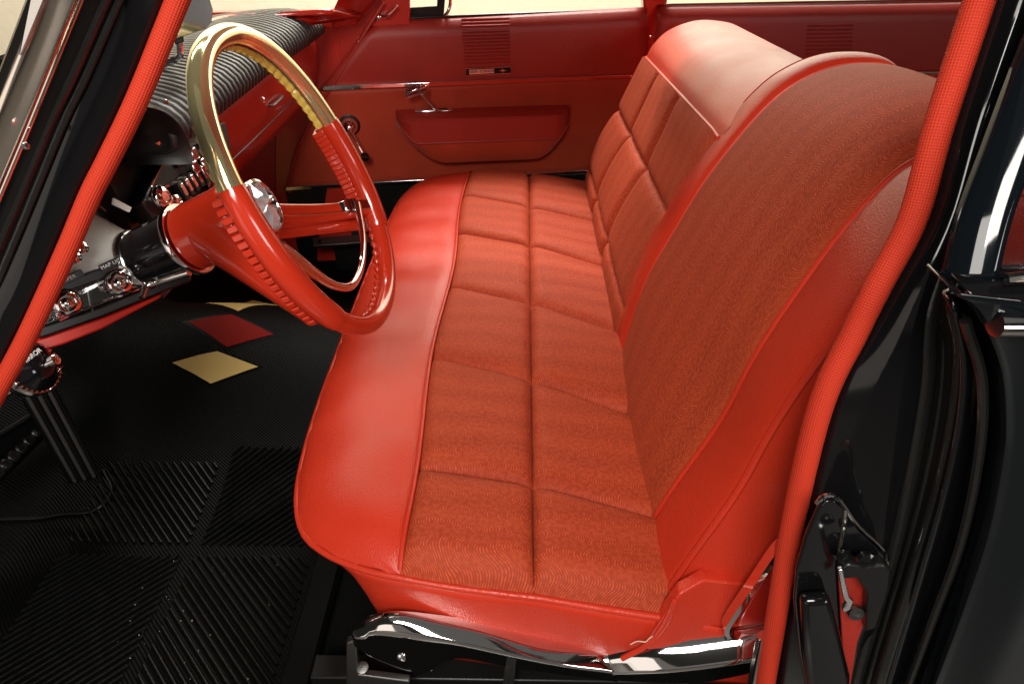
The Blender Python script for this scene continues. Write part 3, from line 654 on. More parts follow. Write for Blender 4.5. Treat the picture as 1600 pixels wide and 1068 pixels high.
col = thing('steering_column', 'black and chrome steering column sleeve running into the dashboard', 'steering column', tuple(WC - .34 * WN))
obj('collar_ring', lathe(WC, WN, [(-.214, .048), (-.212, .0525), (-.207, .0540), (-.203, .0525), (-.203, .046)], 56), CHROME, col)
obj('column_sleeve', lathe(WC, WN, [(-.300, .041), (-.285, .043), (-.214, .048), (-.206, .0495), (-.206, .03)], 48), BLACK, col)
obj('sleeve_band', lathe(WC, WN, [(-.300, .0435), (-.298, .0465), (-.290, .0465), (-.287, .0440)], 48), BRUSH, col)
obj('shift_trim', tube([WC - .29 * WN + E1 * -.036 - E2 * .027, WC - .212 * WN + E1 * -.040 - E2 * .032], .006, 10), CHROME, col)
obj('turn_lever', tube([WC - .27 * WN - E1 * .05 - E2 * .02, WC - .275 * WN - E1 * .075 - E2 * .03], .004, 8), CHROME, col)
obj('column_jacket', lathe(WC, WN, [(-.75, .03), (-.30, .042)], 24), BLKM, col)

# ------------------------------------------------------------------ dashboard
dash = thing('dashboard', 'black pleated dashboard pad over a red dash face with chrome controls', 'dashboard', (-.68, 1.3, .60))
# padded top, pleat by pleat
PADP = np.array([(-.96, .770), (-.88, .792), (-.78, .806), (-.68, .812), (-.615, .803), (-.572, .785), (-.555, .757), (-.560, .733), (-.590, .722), (-.66, .715)])
YP = np.linspace(1.075, 2.01, 48)
def padprof(y, inset=0):
    q = max(0., (y - 1.72) / .29); e = 1 - .25 * q ** 4
    P = catmull(np.c_[PADP, np.zeros(len(PADP))], 28)[:, :2]
    c = V(-.60, .755); xs = np.where(P[:, 0] < c[0], 1.0, 1.0)
    Q = c + (P - c) * V(1, e)[None] * 1.0
    Q[:, 0] = np.where(P[:, 0] < -.60, -.60 + (P[:, 0] + .60) * (1 - .45 * q ** 3), Q[:, 0]) + .018 * q
    T = np.gradient(Q, axis=0); T /= np.linalg.norm(T, axis=1)[:, None]; N_ = np.stack([-T[:, 1], T[:, 0]], -1)
    fl = np.clip((P[:, 0] + .735) / .05, 0, 1)[:, None]                       # pleats fade into the flat rear shelf
    return Q - N_ * inset * (.15 + .85 * fl)
pad = obj('padded_top', grid(np.array([np.c_[padprof(y, .009)[:, 0], np.full(28, y), padprof(y, .009)[:, 1]] for y in YP])), GROOVE, dash, thick=.002)
for k in range(47):
    y0, y1 = YP[k], YP[k + 1]; P = []
    for t in np.linspace(0, 1, 7):
        pr = padprof(y0 * (1 - t) + y1 * t, .0065 * (2 * t - 1) ** 4)
        yy_ = y0 + (y1 - y0) * (.04 + .92 * t)
        # pleats slant: the rear shelf end sits further from the driver
        P.append(np.c_[pr[:, 0], yy_ + 0 * pr[:, 0], pr[:, 1]])
    obj('pleat', grid(P), BLKV, pad)
endp = np.c_[padprof(2.01, .004)[:, 0], np.full(28, 2.01), padprof(2.01, .004)[:, 1]]
obj('pad_end', grid(np.stack([endp, endp * .6 + endp.mean(0) * .4 + V(0, .010, 0), endp * .1 + endp.mean(0) * .9 + V(0, .014, 0)])), BLKV, pad)
obj('pad_seam', tube([V(-.735, y, .8125 if y < 1.7 else .8125 - .05 * (y - 1.7)) for y in np.linspace(1.09, 1.78, 20)], .0013, 6), BLKV, pad)
# red dash face below the pad
FP = [(-.600, .728), (-.592, .70), (-.598, .64), (-.625, .57), (-.68, .515), (-.76, .50)]
cf = catmull(np.c_[FP, np.zeros(6)], 24)[:, :2]
face = obj('dash_face', grid(np.array([np.c_[cf[:, 0] + .02 * max(0, (y - 1.5)) , np.full(24, y), cf[:, 1]] for y in np.linspace(1.27, 2.035, 24)])), REDINT, dash, thick=.004)
obj('dash_core', prism([(-.615, 1.00, .50), (-.615, 1.285, .50), (-.640, 1.285, .72), (-.640, 1.00, .72)], (-.03, 0, 0)), BLKM, dash)
fpx = lambda px, py, off=0: onpl(px, py, V(-.594 + off, 1.5, .70), V(1, 0, .05))
obj('glovebox_lock', lathe(fpx(408, 157), (1, 0, .1), [(0, .007), (.006, .007), (.008, .005), (.009, .002)], 16), CHROME, face)
hd = [fpx(422, 165, .003), fpx(438, 150, .003)]
obj('glovebox_handle', tube([hd[0] + V(-.008, 0, 0), hd[0] + V(.004, 0, 0), (hd[0] + hd[1]) / 2 + V(.006, 0, 0), hd[1] + V(.004, 0, 0), hd[1] + V(-.008, 0, 0)], .0045, 8, 24, flat=.6), STEEL, face)
obj('glovebox_seam', tube([fpx(350, 262, .001), fpx(400, 215, .001), fpx(455, 160, .001), fpx(470, 140, .001)], .0015, 6, 20), BLKM, face)
# black instrument hood
HC = V(-.60, .87, .735)
def hood(x, ry, rz, n=40): return np.array([(x, HC[1] + ry * math.cos(a), HC[2] + rz * math.sin(a)) for a in np.linspace(-.25, math.pi + .25, n)])
hoodo = obj('instrument_hood', grid(np.stack([hood(-.90, .20, .06), hood(-.78, .222, .090), hood(-.66, .228, .105), hood(-.56, .228, .114), hood(-.545, .226, .115), hood(-.543, .221, .110), hood(-.55, .215, .104), hood(-.62, .205, .095), hood(-.80, .19, .07)])), BLKM, dash)
obj('hood_screw', lathe(at(258, 159, y=1.04), (1, -.4, -.2), [(0, .004), (.003, .003)], 10), CHROME, hoodo)
obj('hood_screw', lathe(at(246, 223, y=1.04), (1, -.4, -.2), [(0, .004), (.003, .003)], 10), CHROME, hoodo)
obj('gauge_panel', prism([(-.70, .64, .60), (-.70, 1.08, .60), (-.74, 1.07, .80), (-.74, .66, .80)], (-.02, 0, 0)), GAUGE, dash)
# bubble over the gauges, a bowl round the column
def bowl(prof, a0=.0, a1=math.pi - .12, n=60):
    return grid([[wp(a, r, k) for a in np.linspace(a0, a1, n)] for k, r in prof])
obj('gauge_dome', bowl([(-.292, .046), (-.305, .055), (-.325, .075), (-.350, .104), (-.375, .130), (-.395, .146), (-.405, .150)]), DOME, dash)
obj('dome_back', bowl([(-.300, .043), (-.33, .070), (-.36, .098), (-.39, .128), (-.412, .146)]), GAUGE, dash)
obj('dome_ring', tube([wp(a, .1335, -.375) for a in np.linspace(.0, math.pi - .12, 60)], .0022, 8), CHROME, dash)
for k, (px, py) in enumerate(((123, 389), (112, 404))):
    obj('gauge_button', lathe(at(px, py, x=-.60), (.9, -.2, .4), [(0, .008), (.010, .008), (.012, .005)], 14), CHROME, dash)
obj('gauge_scale', prism([onpl(*p, WC - .33 * WN + E2 * .085, V(.7, -.4, .6)) for p in ((177, 309), (206, 324), (203, 331), (176, 318))], (-.002, 0, -.001)), WHITE, dash)
# chrome switch strip under the bubble
SA, SB = V(-.541, .887, .62), V(-.640, .762, .605); sn = V(.57, -.775, .27); sn = nrm(sn - nrm(SB - SA) * (sn @ nrm(SB - SA)))
sx = lambda px, py, off=0: onpl(px, py, SA + sn * off, sn)
obj('upper_band', prism([sx(*p, .010) for p in ((60, 455), (95, 441), (236, 391), (262, 400), (236, 408), (91, 461), (60, 475))], -sn * .03), BLKM, dash, bevel=.002)
sw = obj('switch_panel', prism([sx(*p, .002) for p in ((91, 461), (235, 408), (252, 436), (160, 476), (64, 509), (76, 482))], -sn * .02), CHROME, dash, bevel=.003)
obj('panel_rim', tube([sx(*p, .004) for p in ((68, 506), (160, 473), (250, 435), (234, 409), (160, 436), (92, 462))], .0022, 8, 60), CHROME, sw)
obj('panel_inset', prism([sx(*p, .0025) for p in ((192, 430), (226, 418), (238, 434), (206, 448))], sn * .002), REDP, sw)
obj('panel_divider', box(sx(140, 462, .003), nrm(sx(140, 480) - sx(134, 446)) * .022, nrm(SB - SA) * .0014, sn * .002), BLKM, sw)
for k in range(9):
    c = sx(88 + k * 1.5, 470 + k * 3.4, .004); obj('vent_rib', box(c, nrm(SB - SA) * .006, nrm(np.cross(sn, SB - SA)) * .0009, sn * .002), REDP, sw)
obj('lower_band', prism([sx(*p, .004) for p in ((60, 512), (160, 478), (254, 438), (300, 428), (300, 440), (256, 456), (160, 495), (60, 530))], -sn * .03), BLKM, dash, bevel=.003)
obj('lower_lip', prism([sx(*p, -.006) for p in ((52, 532), (160, 496), (256, 457), (250, 466), (160, 514), (100, 538), (60, 550), (40, 552))], -sn * .02), REDP, dash, bevel=.003)
for px, py, big in ((115, 481, 1), (195, 450, 0)):
    c = sx(px - 12, py - 10, .0); ax = nrm(sn + V(.0, -.25, .1)); r = .0150
    kn = obj('switch_knob', lathe(c, ax, [(0, r * 1.25), (.004, r * 1.25), (.005, r * .8), (.012, r * .75), (.014, r * 1.12), (.022, r * 1.15), (.026, r * 1.0), (.028, r * .72), (.0265, r * .55), (.030, r * .3), (.031, .0005)], 28), CHROME, sw)
    obj('knob_ring', lathe(c, ax, [(.0135, r * 1.14), (.016, r * 1.22), (.019, r * 1.14)], 28), BLKM, kn)
    for s in ((-1, 1) if not big else (1,)):
        obj('knob_wing', box(c + ax * .008 + nrm(SB - SA) * s * r * 1.1, nrm(SB - SA) * .006, nrm(np.cross(sn, SB - SA)) * .004, ax * .003), CHROME, kn, bevel=.001)
sr, su = nrm(SA - SB), nrm(np.cross(sn, SA - SB)); su = su if su[2] > 0 else -su
for px, py, s in ((178, 410, 'MAP LIGHT'), (106, 436, 'WIPER')):
    lb = obj('switch_label', box(sx(px, py, .0125), sr * .020, su * .0052, sn * .002), BLKM, dash, bevel=.0008)
    text('lettering', s, .0068, sx(px, py, .0150), sr, su, WHITE, lb, .0002, 1.1)
# push-button cluster right of the column
BP = V(-.60, 1.15, .70); bn = nrm(V(1, -.12, .30)); bx = lambda px, py, off=0: onpl(px, py, BP + bn * off, bn)
cl = obj('button_panel', prism([bx(*p) for p in ((222, 318), (268, 228), (318, 205), (352, 190), (362, 232), (336, 263), (276, 332), (240, 345))], -bn * .03), BLKM, dash, bevel=.002)
for nm, pts in (('panel_rim', ((276, 331), (336, 263), (350, 236))), ('panel_rim', ((268, 228), (316, 203), (345, 190))), ('panel_rim', ((224, 316), (246, 270), (268, 228)))):
    obj(nm, tube([bx(*p, .003) for p in pts], .0018, 6, 16), CHROME, cl)
ur = nrm(bx(320, 275) - bx(270, 310)); uu = nrm(np.cross(bn, ur)); uu = uu if uu[2] > 0 else -uu
for k in range(5):
    f = k / 4; c = bx(283 + 32 * f, 299 - 27 * f, .006)
    pbn = obj('push_button', box(c, ur * .0065, uu * .017, bn * .007), BLKM, cl, bevel=.002)
    obj('button_cap', box(c + bn * .007 + uu * .002, ur * .0042, uu * .011, bn * .002), CHROME, pbn, bevel=.001)
for k in range(7):
    f = k / 6; obj('grille_bar', tube([bx(254 + 24 * f, 293 - 4 * f, .004), bx(286 + 20 * f, 273 - 5 * f, .004)], .0016, 6), BRUSH, cl)
for k in range(10):
    f = k / 9; obj('grille_bar', tube([bx(272 + 20 * f, 236 - 9 * f, .004), bx(279 + 20 * f, 262 - 11 * f, .004)], .0014, 6), STEEL, cl)
for px, py in ((299, 241), (316, 232), (301, 262), (316, 257), (328, 250), (331, 229)):
    obj('selector_button', box(bx(px, py, .008), ur * .009, uu * .011, bn * .009), CHROME, cl, bevel=.003)
for px, py, r in ((248, 310, .020), (268, 318, .014)):
    obj('selector_knob', lathe(bx(px, py, 0), bn, [(0, r), (.010, r), (.014, r * .85), (.016, r * .5), (.014, r * .4), (.014, .0005)], 24), CHROME, cl)
obj('dash_pod', lathe(at(207, 318, x=-.66), (.85, .25, .45), [(-.02, .042), (.01, .040), (.03, .032), (.038, .018), (.040, .002)], 32), BLACK, dash)
# mirror remote control under the near end of the dash
mc = at(62, 573, y=.70); mn = nrm(V(.86, -.15, .35))
mp = obj('mirror_control', lathe(mc - mn * .030, mn, [(0, .034), (.018, .034), (.026, .030), (.030, .024), (.036, .018), (.040, .012), (.041, .003)], 40), BLACK, dash)
obj('control_ring', lathe(mc - mn * .030, mn, [(.008, .0345), (.012, .0365), (.018, .0360), (.021, .0330)], 40), CHROME, mp)
for k in range(30):
    a = 2 * math.pi * k / 30; _, m1, m2 = frame(mn); dr = math.cos(a) * m1 + math.sin(a) * m2; dt = -math.sin(a) * m1 + math.cos(a) * m2
    obj('ring_tooth', box(mc - mn * .0085 + dr * .0305, dt * .0012, dr * .002, mn * .0035), CHROME, mp)
obj('control_stick', lathe(mc + mn * .006, nrm(mn + V(0, .2, .1)), [(0, .005), (.014, .004), (.016, .007), (.024, .007), (.026, .004)], 14), CHROME, mp)
text('lettering', 'MIRROR', .0085, mc + mn * .001 + nrm(np.cross(V(0, 0, 1), mn)) * -.004 + V(.0, 0, .020), nrm(np.cross(V(0, 0, 1), mn)), nrm(np.cross(mn, np.cross(V(0, 0, 1), mn))), WHITE, mp)
obj('control_bezel', prism([at(*p, y=.70) for p in ((-20, 620), (20, 600), (60, 596), (84, 588), (70, 604), (30, 612), (-20, 640))], (0, .03, 0)), CHROME, dash, bevel=.004)
obj('under_dash_panel', prism([at(-40, 560, y=.72), at(30, 545, y=.72), at(66, 560, y=.74), at(50, 600, y=.74), at(-40, 640, y=.72)], (-.02, .05, 0)), REDINT, dash, bevel=.006)

# ------------------------------------------------------------------ mirror on the dash
mn2 = nrm(V(.472, -.869, .15)); m0 = V(-.60, 1.27, .90); mx_ = lambda px, py, off=0: onpl(px, py, m0 + mn2 * off, mn2)
mir = thing('rear_view_mirror', 'dash mounted rear view mirror with thin dark rim by the windshield', 'mirror', tuple(mx_(276, 66)))
mpts = [(200, -40), (316, -40), (326, -8), (333, 16), (331, 34), (322, 45), (272, 62), (230, 76)]
mb = obj('mirror_housing', prism([mx_(*p) for p in mpts], -mn2 * .018), BLKM, mir, bevel=.004)
cpt = np.mean([mx_(*p) for p in mpts], 0)
obj('mirror_glass', prism([cpt + (mx_(*p) - cpt) * .975 + mn2 * .001 for p in mpts], mn2 * .001), CHROME, mb, flat=True)
obj('mirror_stem', prism([mx_(*p, -.008) for p in ((272, 58), (286, 54), (288, 66), (274, 70))], -mn2 * .012), BLKM, mir, bevel=.002)
obj('mirror_foot', tube([mx_(280, 64, -.014), mx_(277, 92, -.03), V(-.70, 1.30, .805)], .006, 8, 10), CHROME, mir)

# ------------------------------------------------------------------ far front door
door = thing('front_door', 'red passenger front door with armrest, ribbed upper panel and chrome handle', 'car door', tuple(Pd(-.05, 0)), 'car doors')
def panel(tl, tr, bl, br, f, prof, n=24, k=20):
    T = np.array([f(tl[0] + (tr[0] - tl[0]) * t, tl[1] + (tr[1] - tl[1]) * t) for t in np.linspace(0, 1, n)])
    B = np.array([f(bl[0] + (br[0] - bl[0]) * t, bl[1] + (br[1] - bl[1]) * t) for t in np.linspace(0, 1, n)])
    return grid(np.stack([T * (1 - s) + B * s + V(0, -1, 0) * prof(s) for s in np.linspace(0, 1, k)]))
roll = lambda s: -.030 * max(0, 1 - s / .22) ** 2 + .004 * math.sin(math.pi * s)
up_ = obj('upper_panel', panel((584, 36), (1012, 15), (500, 141), (1012, 117), fd, roll), DOORV, door, thick=.006)
obj('lower_panel', panel((496, 142), (1030, 116), (445, 292), (1030, 259), fd, lambda s: .0), DOORC, door, thick=.006)
obj('lower_board', prism([fd(445, 294), fd(1030, 262), fd(1030, 262) + V(0, .01, -.28), fd(445, 294) + V(0, .01, -.28)], (0, .01, 0)), BLKM, door)
bs = obj('belt_strip', prism([fd(506, 133.5, .004), fd(990, 116, .004), fd(990, 120.5, .004), fd(504, 141, .004)], (0, -.008, 0)), CHROME, door, bevel=.002)
obj('strip_insert', prism([fd(671, 129, .013), fd(985, 118, .013), fd(985, 122, .013), fd(669, 135, .013)], (0, -.002, 0)), REDP, bs)
obj('sill_strip', prism([fd(448, 291, .002), fd(1030, 259, .002), fd(1030, 264, .002), fd(446, 297, .002)], (0, -.007, 0)), BRUSH, door, bevel=.0015)
obj('window_ledge', tube([fd(582, 33.5, -.028), fd(690, 26.5, -.028), fd(1003, 14.5, -.028)], .0035, 8, 20), BLKM, door)
dgl = lambda px, py: fd(px, py, -.045)
obj('door_glass', prism([dgl(697, 30), dgl(1003, 18), dgl(1003, 18) + V(0, -.10, .40), dgl(697, 30) + V(0, -.10, .40)], (0, .004, 0)), GLASS, door)
vg = lambda px, py: fd(px, py, -.030)
vf = obj('vent_window_frame', tube([vg(588, 34), vg(692, 27), vg(696, -30), vg(640, -60), vg(590, 2), vg(585, 25), vg(588, 34)], .0048, 8, 60), CHROME, door)
obj('vent_bar', prism([vg(594, 33), vg(684, 26.5), vg(684, 10), vg(596, 15)], (0, .008, 0)), BLKM, vf)
obj('vent_glass', prism([vg(592, 28), vg(690, 22), vg(690, -28), vg(640, -55), vg(590, 2)], (0, .003, 0)), GLASS, vf)
obj('vent_post', prism([vg(682, 28), vg(693, 27.5), vg(697, -30), vg(684, -30)], (0, .014, 0)), BLKM, vf, bevel=.002)
obj('vent_latch', tube([fd(596, 26, -.01), fd(606, 24, .006), fd(621, 9, .012)], [.0062, .005, .0035], 10, 16), CHROME, vf)
obj('latch_pivot', lathe(fd(594, 26, -.03), (-.18, -1, 0), [(0, .010), (.02, .010), (.026, .007), (.028, .002)], 16), CHROME, vf)
for px, py in ((561, 65), (975, 50)):
    obj('screw', lathe(fd(px, py, -.002), (-.18, -1, .05), [(0, .0055), (.006, .005), (.008, .002)], 12), CHROME, door)
for k in range(15):
    f = k / 14; yl = 29 + 74 * f; xl = 721 + 6 * f; xr = 796 + 1.5 * f
    dep = (-.018, -.010, -.002, .003)[min(k, 3)] + .0008 + .003 * math.sin(math.pi * min(1, k / 16))
    obj('panel_rib', tube([fd(xl, yl + 1.6, dep), fd(xr, yl - .6, dep)], .0042, 8, flat=.6), DOORV, up_)
    if k > 12: break
bd_ = obj('badge', prism([fd(727, 108, .005), fd(798, 104.5, .005), fd(798.5, 114.5, .005), fd(728, 118.5, .005)], (0, -.004, 0)), BLACK, door, bevel=.001)
brt = nrm(fd(798, 104.5) - fd(727, 108)); bup = nrm(np.cross(brt, FDN)); bup = bup if bup[2] > 0 else -bup
obj('badge_rim', tube([fd(*p, .010) for p in ((727, 108), (798, 104.5), (798.5, 114.5), (728, 118.5), (727, 108))], .0011, 6), CHROME, bd_)
obj('badge_plate', prism([fd(733, 109.6, .0100), fd(772, 107.4, .0100), fd(772, 114.4, .0100), fd(733.5, 116.6, .0100)], (0, -.001, 0)), mat('badge_pink', (.85, .34, .26), .4), bd_)
text('lettering', 'NEW YORKER', .0115, fd(752.6, 112.1, .0125), brt, bup, BLKM, bd_, .0002, 1.12)
obj('badge_star', prism([fd(*p, .0105) for p in ((779, 110.6), (784, 109.6), (785.3, 107.4), (786.6, 109.6), (792, 110.2), (786.8, 111.2), (785.5, 113.6), (784.2, 111.4))], (0, -.001, 0)), CHROME, bd_)
# armrest
AL, AR = fd(618, 171), fd(890, 163); ln = np.linalg.norm(AR - AL); ad = (AR - AL) / ln; ind = -nrm(FDN)
R1, R2 = [], []
for t in np.linspace(0, 1, 40):
    c = AL + ad * ln * t
    e = min(1, min(t, 1 - t) / .11); e = math.sqrt(max(0.02, 1 - (1 - e) ** 2)); dpt = .074 * e
    q5 = min(1, min(t / .27, (1 - t) / .22)); z1, z2 = -.082 * (.25 + .75 * e), -.155 * (.30 + .70 * math.sin(q5 * math.pi / 2))
    z1 = max(z1, z2 + .02)
    R1.append([c, c + ind * dpt * .88 + V(0, 0, -.004), c + ind * dpt + V(0, 0, -.011), c + ind * dpt * .99 + V(0, 0, -.024), c + ind * dpt * .94 + V(0, 0, z1), c + V(0, 0, z1)])
    R2.append([c + V(0, 0, z1 + .004), c + ind * dpt * .90 + V(0, 0, z1 + .002), c + ind * dpt * .84 + V(0, 0, z1 * .5 + z2 * .5), c + ind * dpt * .62 + V(0, 0, z2), c + V(0, 0, z2 - .006)])
ar = obj('armrest', rings(R1), DOORV, door)
obj('armrest_pocket', rings(R2), DOORC, ar)
R1 = np.array(R1); obj('piping', tube(R1[1:-1, 4], .0028, 6), DOORV, ar); obj('piping', tube(R1[1:-1, 2] + V(0, 0, .003), .0022, 6), DOORV, ar)
# door handle on the armrest
hp = AL + ad * ln * .21 + ind * .026 + V(0, 0, .003)
hl = obj('door_handle', box(hp, ad * .058, ind * .011, V(0, 0, .003)), CHROME, door, bevel=.003)
obj('handle_slot', box(hp + ad * .02 + V(0, 0, .0035), ad * .022, ind * .004, V(0, 0, .001)), BLKM, hl)
top_ = fd(659, 146, .055)
obj('handle_shaft', tube([hp + ad * .01, hp * .5 + top_ * .5 + ad * .004, top_], [.007, .0065, .008], 10, 12), CHROME, hl)
pa, pbb = fd(634, 149, .060), fd(667, 138, .060); pv = (pbb - pa) / 2
obj('handle_paddle', box((pa + pbb) / 2, pv, nrm(V(0, -.6, .8)) * .014, nrm(V(0, .8, .6)) * .005), CHROME, hl, bevel=.003)
for k in range(6):
    c = pa + (pbb - pa) * (.1 + .11 * k)
    obj('paddle_rib', box(c + nrm(V(0, -.8, -.6)) * -.0 + V(0, -.004, .004), nrm(pv) * .0018, nrm(V(0, -.6, .8)) * .013, nrm(V(0, .8, .6)) * .004), BLKM, hl)
for k in range(8):
    c = fd(637 + k * 3.2, 132.8 - k * .2, .013); obj('strip_notch', box(c, ad * .0012, ind * .0012, V(0, 0, .0075)), BLKM, bs)
# window crank
cb = fd(546, 196, .004)
wc = obj('window_crank', lathe(cb, ind, [(0, .026), (.012, .025), (.02, .018), (.03, .012), (.034, .004)], 24), CHROME, door)
ck = fd(570, 243, .045)
obj('crank_arm', tube([cb + ind * .028, cb * .5 + ck * .5 + ind * .012, ck], [.009, .0075, .008], 10, 14, flat=.7), CHROME, wc)
obj('crank_knob', lathe(ck - ind * .004, ind, [(0, .008), (.008, .013), (.02, .014), (.028, .010), (.030, .003)], 18), BLACK, wc)
obj('crank_base', lathe(cb - ind * .004, ind, [(0, .034), (.004, .033), (.006, .028)], 24), BLKM, wc)

# ------------------------------------------------------------------ far rear door
rdr = thing('rear_door', 'red rear passenger door panel behind the backrest with ribbed patch', 'car door', tuple(Pr(1.0, 0)), 'car doors')
ru = obj('upper_panel', panel((1030, 12), (1620, 2), (1012, 114), (1620, 112), rd, roll), DOORV, rdr, thick=.006)
obj('lower_panel', panel((1010, 116), (1640, 114), (1000, 262), (1640, 258), rd, lambda s: 0), DOORC, rdr, thick=.006)
obj('belt_strip', prism([rd(1014, 112.5, .004), rd(1620, 110.5, .004), rd(1620, 114, .004), rd(1014, 116.5, .004)], (0, -.006, 0)), CHROME, rdr, bevel=.0015)
obj('window_ledge', tube([rd(1040, 9, -.028), rd(1370, 3, -.028), rd(1620, 0, -.028)], .005, 8, 16), CHROME, rdr)
rg = lambda px, py: rd(px, py, -.045)
obj('door_glass', prism([rg(1046, 12), rg(1620, 4), rg(1620, 4) + V(0, -.10, .40), rg(1046, 12) + V(0, -.10, .40)], (0, .004, 0)), GLASS, rdr)
for k in range(13):
    f = k / 12; yl = 22 + 74 * f; xl = 1262 - 4 * f; xr = 1334 - 6 * f
    dep = (-.018, -.010, -.002, .003)[min(k, 3)] + .0008 + .003 * math.sin(math.pi * min(1, k / 16))
    obj('panel_rib', tube([rd(xl, yl + .6, dep), rd(xr, yl - .4, dep)], .0042, 8, flat=.6), DOORV, ru)
obj('badge', prism([rd(1253, 99, .004), rd(1290, 98, .004), rd(1290, 106, .004), rd(1253, 107, .004)], (0, -.004, 0)), BLACK, rdr, bevel=.001)
obj('armrest', rings([[rd(1330 + 200 * t, 160, 0), rd(1330 + 200 * t, 160, .05), rd(1330 + 200 * t, 168, .055), rd(1330 + 200 * t, 195, .045), rd(1330 + 200 * t, 205, 0)] for t in np.linspace(0, 1, 8)]), DOORV, rdr, bevel=.008)

# ------------------------------------------------------------------ floor mat with inlaid diamonds
fm = thing('floor_mat', 'black ribbed rubber floor mat with two gold and one red diamond', 'floor mat', (-.70, 1.2, 0))
def fz(x, y):
    h = .205 * math.exp(-.5 * ((y - 1.395) / .185) ** 2) * min(1, max(.55, 1 - (x + .75) * .5))
    toe = max(0, -(x + .97)); return .004 + h + .9 * toe * toe / (toe + .08)
xs, ys_ = np.linspace(-1.22, -.355, 60), np.linspace(.50, 2.0, 110)
obj('mat_sheet', grid([[(x, y, fz(x, y)) for y in ys_] for x in xs]), MATR, fm, thick=.004)
def onmat(px, py):
    d = ray(px, py); lo, hi = .5, 3.
    ts = np.linspace(.5, 3, 1200)
    for t in ts:
        p = EYE + d * t
        if p[2] < fz(p[0], p[1]): return p
    return p
def inlay(nm, px, m, lift, grow=1.0, label=None):
    c = np.mean([onmat(*p) for p in px], 0); cs = [c + (onmat(*p) - c) * grow for p in px]; n = 10; P = []
    for a in np.linspace(0, 1, n):
        row = []
        for b in np.linspace(0, 1, n):
            q = (cs[0] * (1 - a) + cs[1] * a) * (1 - b) + (cs[3] * (1 - a) + cs[2] * a) * b
            row.append((q[0], q[1], fz(q[0], q[1]) + lift))
        P.append(row)
    return obj(nm, grid(P), m, fm, label)
D = [('diamond', [(270, 569), (340, 551), (404, 575), (330, 601)], GOLDV, 'nearest gold diamond inlay'), ('diamond', [(294, 505), (362, 493), (428, 524), (355, 544)], REDIN, 'red diamond inlay'), ('diamond', [(321, 475), (395, 470), (448, 479), (373, 488)], GOLDV, 'farthest gold diamond inlay')]
for nm, px, m, lb in D:
    inlay('diamond_border', px, RUBBER, .0026, 1.15); inlay(nm, px, m, .0036, 1.0, lb)
# ribs, each its own strip
ub = None
def ribfield(x0, x1, y0, y1, sg, pitch=.0125):
    global ub
    cx, cy = (x0 + x1) / 2, (y0 + y1) / 2; d = V(.7071, .7071 * sg); nn = V(-d[1], d[0]); ext = .5 * (abs(nn[0]) * (x1 - x0) + abs(nn[1]) * (y1 - y0))
    k = -ext + pitch * .6
    while k < ext - pitch * .4:
        p = V(cx, cy) + nn * k; ts = []
        for (c0_, d0, lo, hi) in ((p[0], d[0], x0, x1), (p[1], d[1], y0, y1)): ts.append(sorted(((lo - c0_) / d0, (hi - c0_) / d0)))
        t0, t1 = max(ts[0][0], ts[1][0]), min(ts[0][1], ts[1][1])
        if t1 - t0 > .012:
            m = p + d * (t0 + t1) / 2; L2 = (t1 - t0) / 2
            if ub is None:
                pr = [(-.0034, -.002), (-.0022, .0030), (0, .0040), (.0022, .0030), (.0034, -.002)]
                o = obj('rib', rings([[(sx_, q[0], q[1]) for q in pr] for sx_ in (-1., 1.)]), RUBRIB, None); ub = o; o.parent = fm
            else: o = ub.copy(); S.collection.objects.link(o); o.parent = fm
            z0, z1 = fz(*(p + d * t0)), fz(*(p + d * t1))
            o.location = (m[0] - (-.70), m[1] - 1.2, max(fz(*m), (z0 + z1) / 2) + .0035)
            o.rotation_euler = (0, -math.atan2(z1 - z0, 2 * L2), math.atan2(d[1], d[0])); o.scale = (L2, 1, 1)
        k += pitch
ribfield(-.895, -.655, .56, .845, 1); ribfield(-.630, -.405, .56, .845, -1); ribfield(-.630, -.405, .872, 1.10, 1); ribfield(-.895, -.655, .872, 1.06, -1)
obj('mat_rim', rings([[(x, y, fz(-.39, y) + z) for x, z in ((-.392, .002), (-.388, .010), (-.372, .013), (-.345, .012), (-.338, .004), (-.34, -.004))] for y in np.linspace(.50, 1.95, 80)]), RUBBER, fm)
obj('mat_lip', tube([(x, y, fz(x, y) + .006) for x, y in catmull(np.array([(-1.12, .84), (-1.03, .905), (-.95, .935), (-.88, .945), (-.86, .99), (-.90, 1.04)]), 40)], .004, 8), RUBRIB, fm)

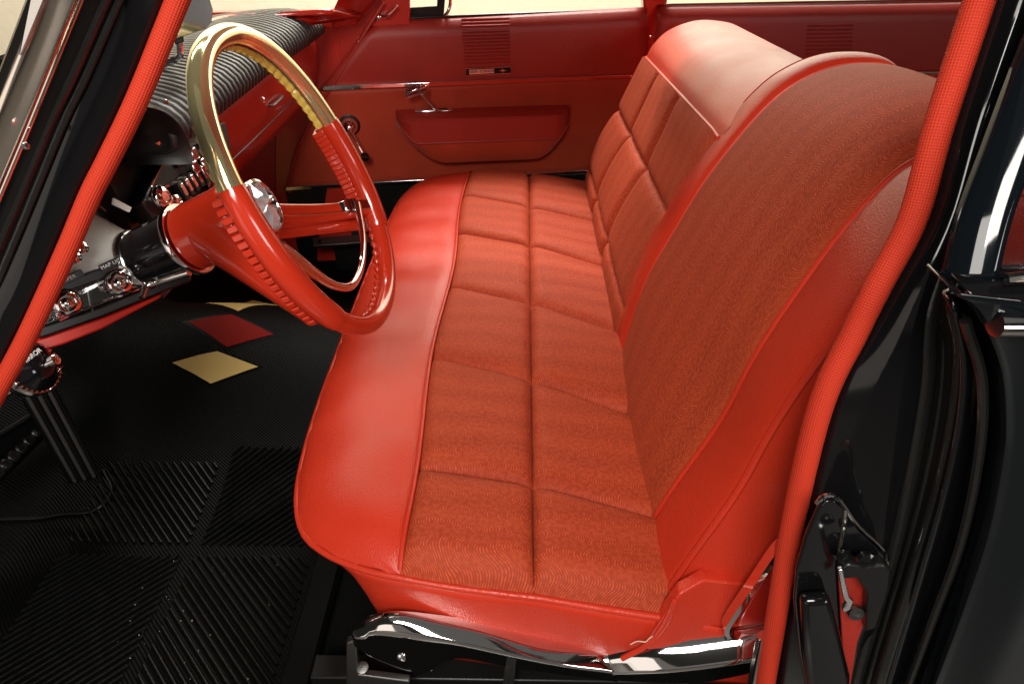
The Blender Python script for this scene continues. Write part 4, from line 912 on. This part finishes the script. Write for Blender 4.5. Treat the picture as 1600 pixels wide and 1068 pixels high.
cv, cfc = [], []
for k in range(46):
    x, y = rng.uniform(-.70, -.42), rng.uniform(.56, .84); r = rng.uniform(.0005, .0013); n0 = len(cv)
    for d in ((1, 0, 0), (-.5, .87, 0), (-.5, -.87, 0), (0, 0, 1.2)): cv.append((x + d[0] * r, y + d[1] * r, fz(x, y) + .006 + d[2] * r))
    cfc += [(n0, n0 + 1, n0 + 2), (n0, n0 + 3, n0 + 1), (n0 + 1, n0 + 3, n0 + 2), (n0 + 2, n0 + 3, n0)]
obj('floor_crumbs', (np.array(cv), cfc), THREAD, None, kind='stuff', flat=True)

# ------------------------------------------------------------------ pedals
an = nrm(V(.75, -.15, .66))
ap = thing('accelerator_pedal', 'long ribbed black accelerator pedal beside the brake pedal', 'pedal', tuple(at(150, 745, z=.10)))
q = [at(36, 620, z=.30), at(90, 606, z=.30), at(160, 742, z=.10), at(112, 754, z=.10)]
pd_ = obj('pedal_pad', prism(q, -an * .014), RUBBER, ap, bevel=.004)
for k in range(6):
    f = (k + .7) / 6.4; obj('pedal_rib', tube([q[0] * (1 - f) + q[1] * f + an * .001, q[3] * (1 - f) + q[2] * f + an * .001], .0034, 6), STEEL if k % 2 == 0 else RUBRIB, pd_)
obj('pedal_arm', tube([at(100, 660, z=.2) - an * .02, at(100, 640, z=.25) - an * .12], .008, 8), BLKM, ap)
bp_ = thing('brake_pedal', 'wide black rubber brake pedal with oval studs at the left edge', 'pedal', tuple(at(0, 740, z=.12)))
q = [at(-70, 720, z=.25), at(62, 640, z=.25), at(82, 672, z=.19), at(-20, 775, z=.16), at(-70, 800, z=.16)]
bpd = obj('pedal_pad', prism(q, -an * .016), RUBBER, bp_, bevel=.005)
obj('pedal_edge', tube([q[0] + an * .002, q[1] + an * .002], .006, 8, 6), RUBRIB, bpd)
for k in range(6):
    f = k / 5; c = at(-2 + 60 * f, 738 - 64 * f, z=.212) + an * .004
    obj('pedal_stud', lathe(c - an * .01, an, [(0, .011), (.008, .011), (.010, .008), (.009, .005)], 14), RUBRIB, bpd)
obj('pedal_arm', tube([at(-10, 720, z=.2) - an * .03, at(-10, 700, z=.3) - an * .2], .012, 8), BLKM, bp_)
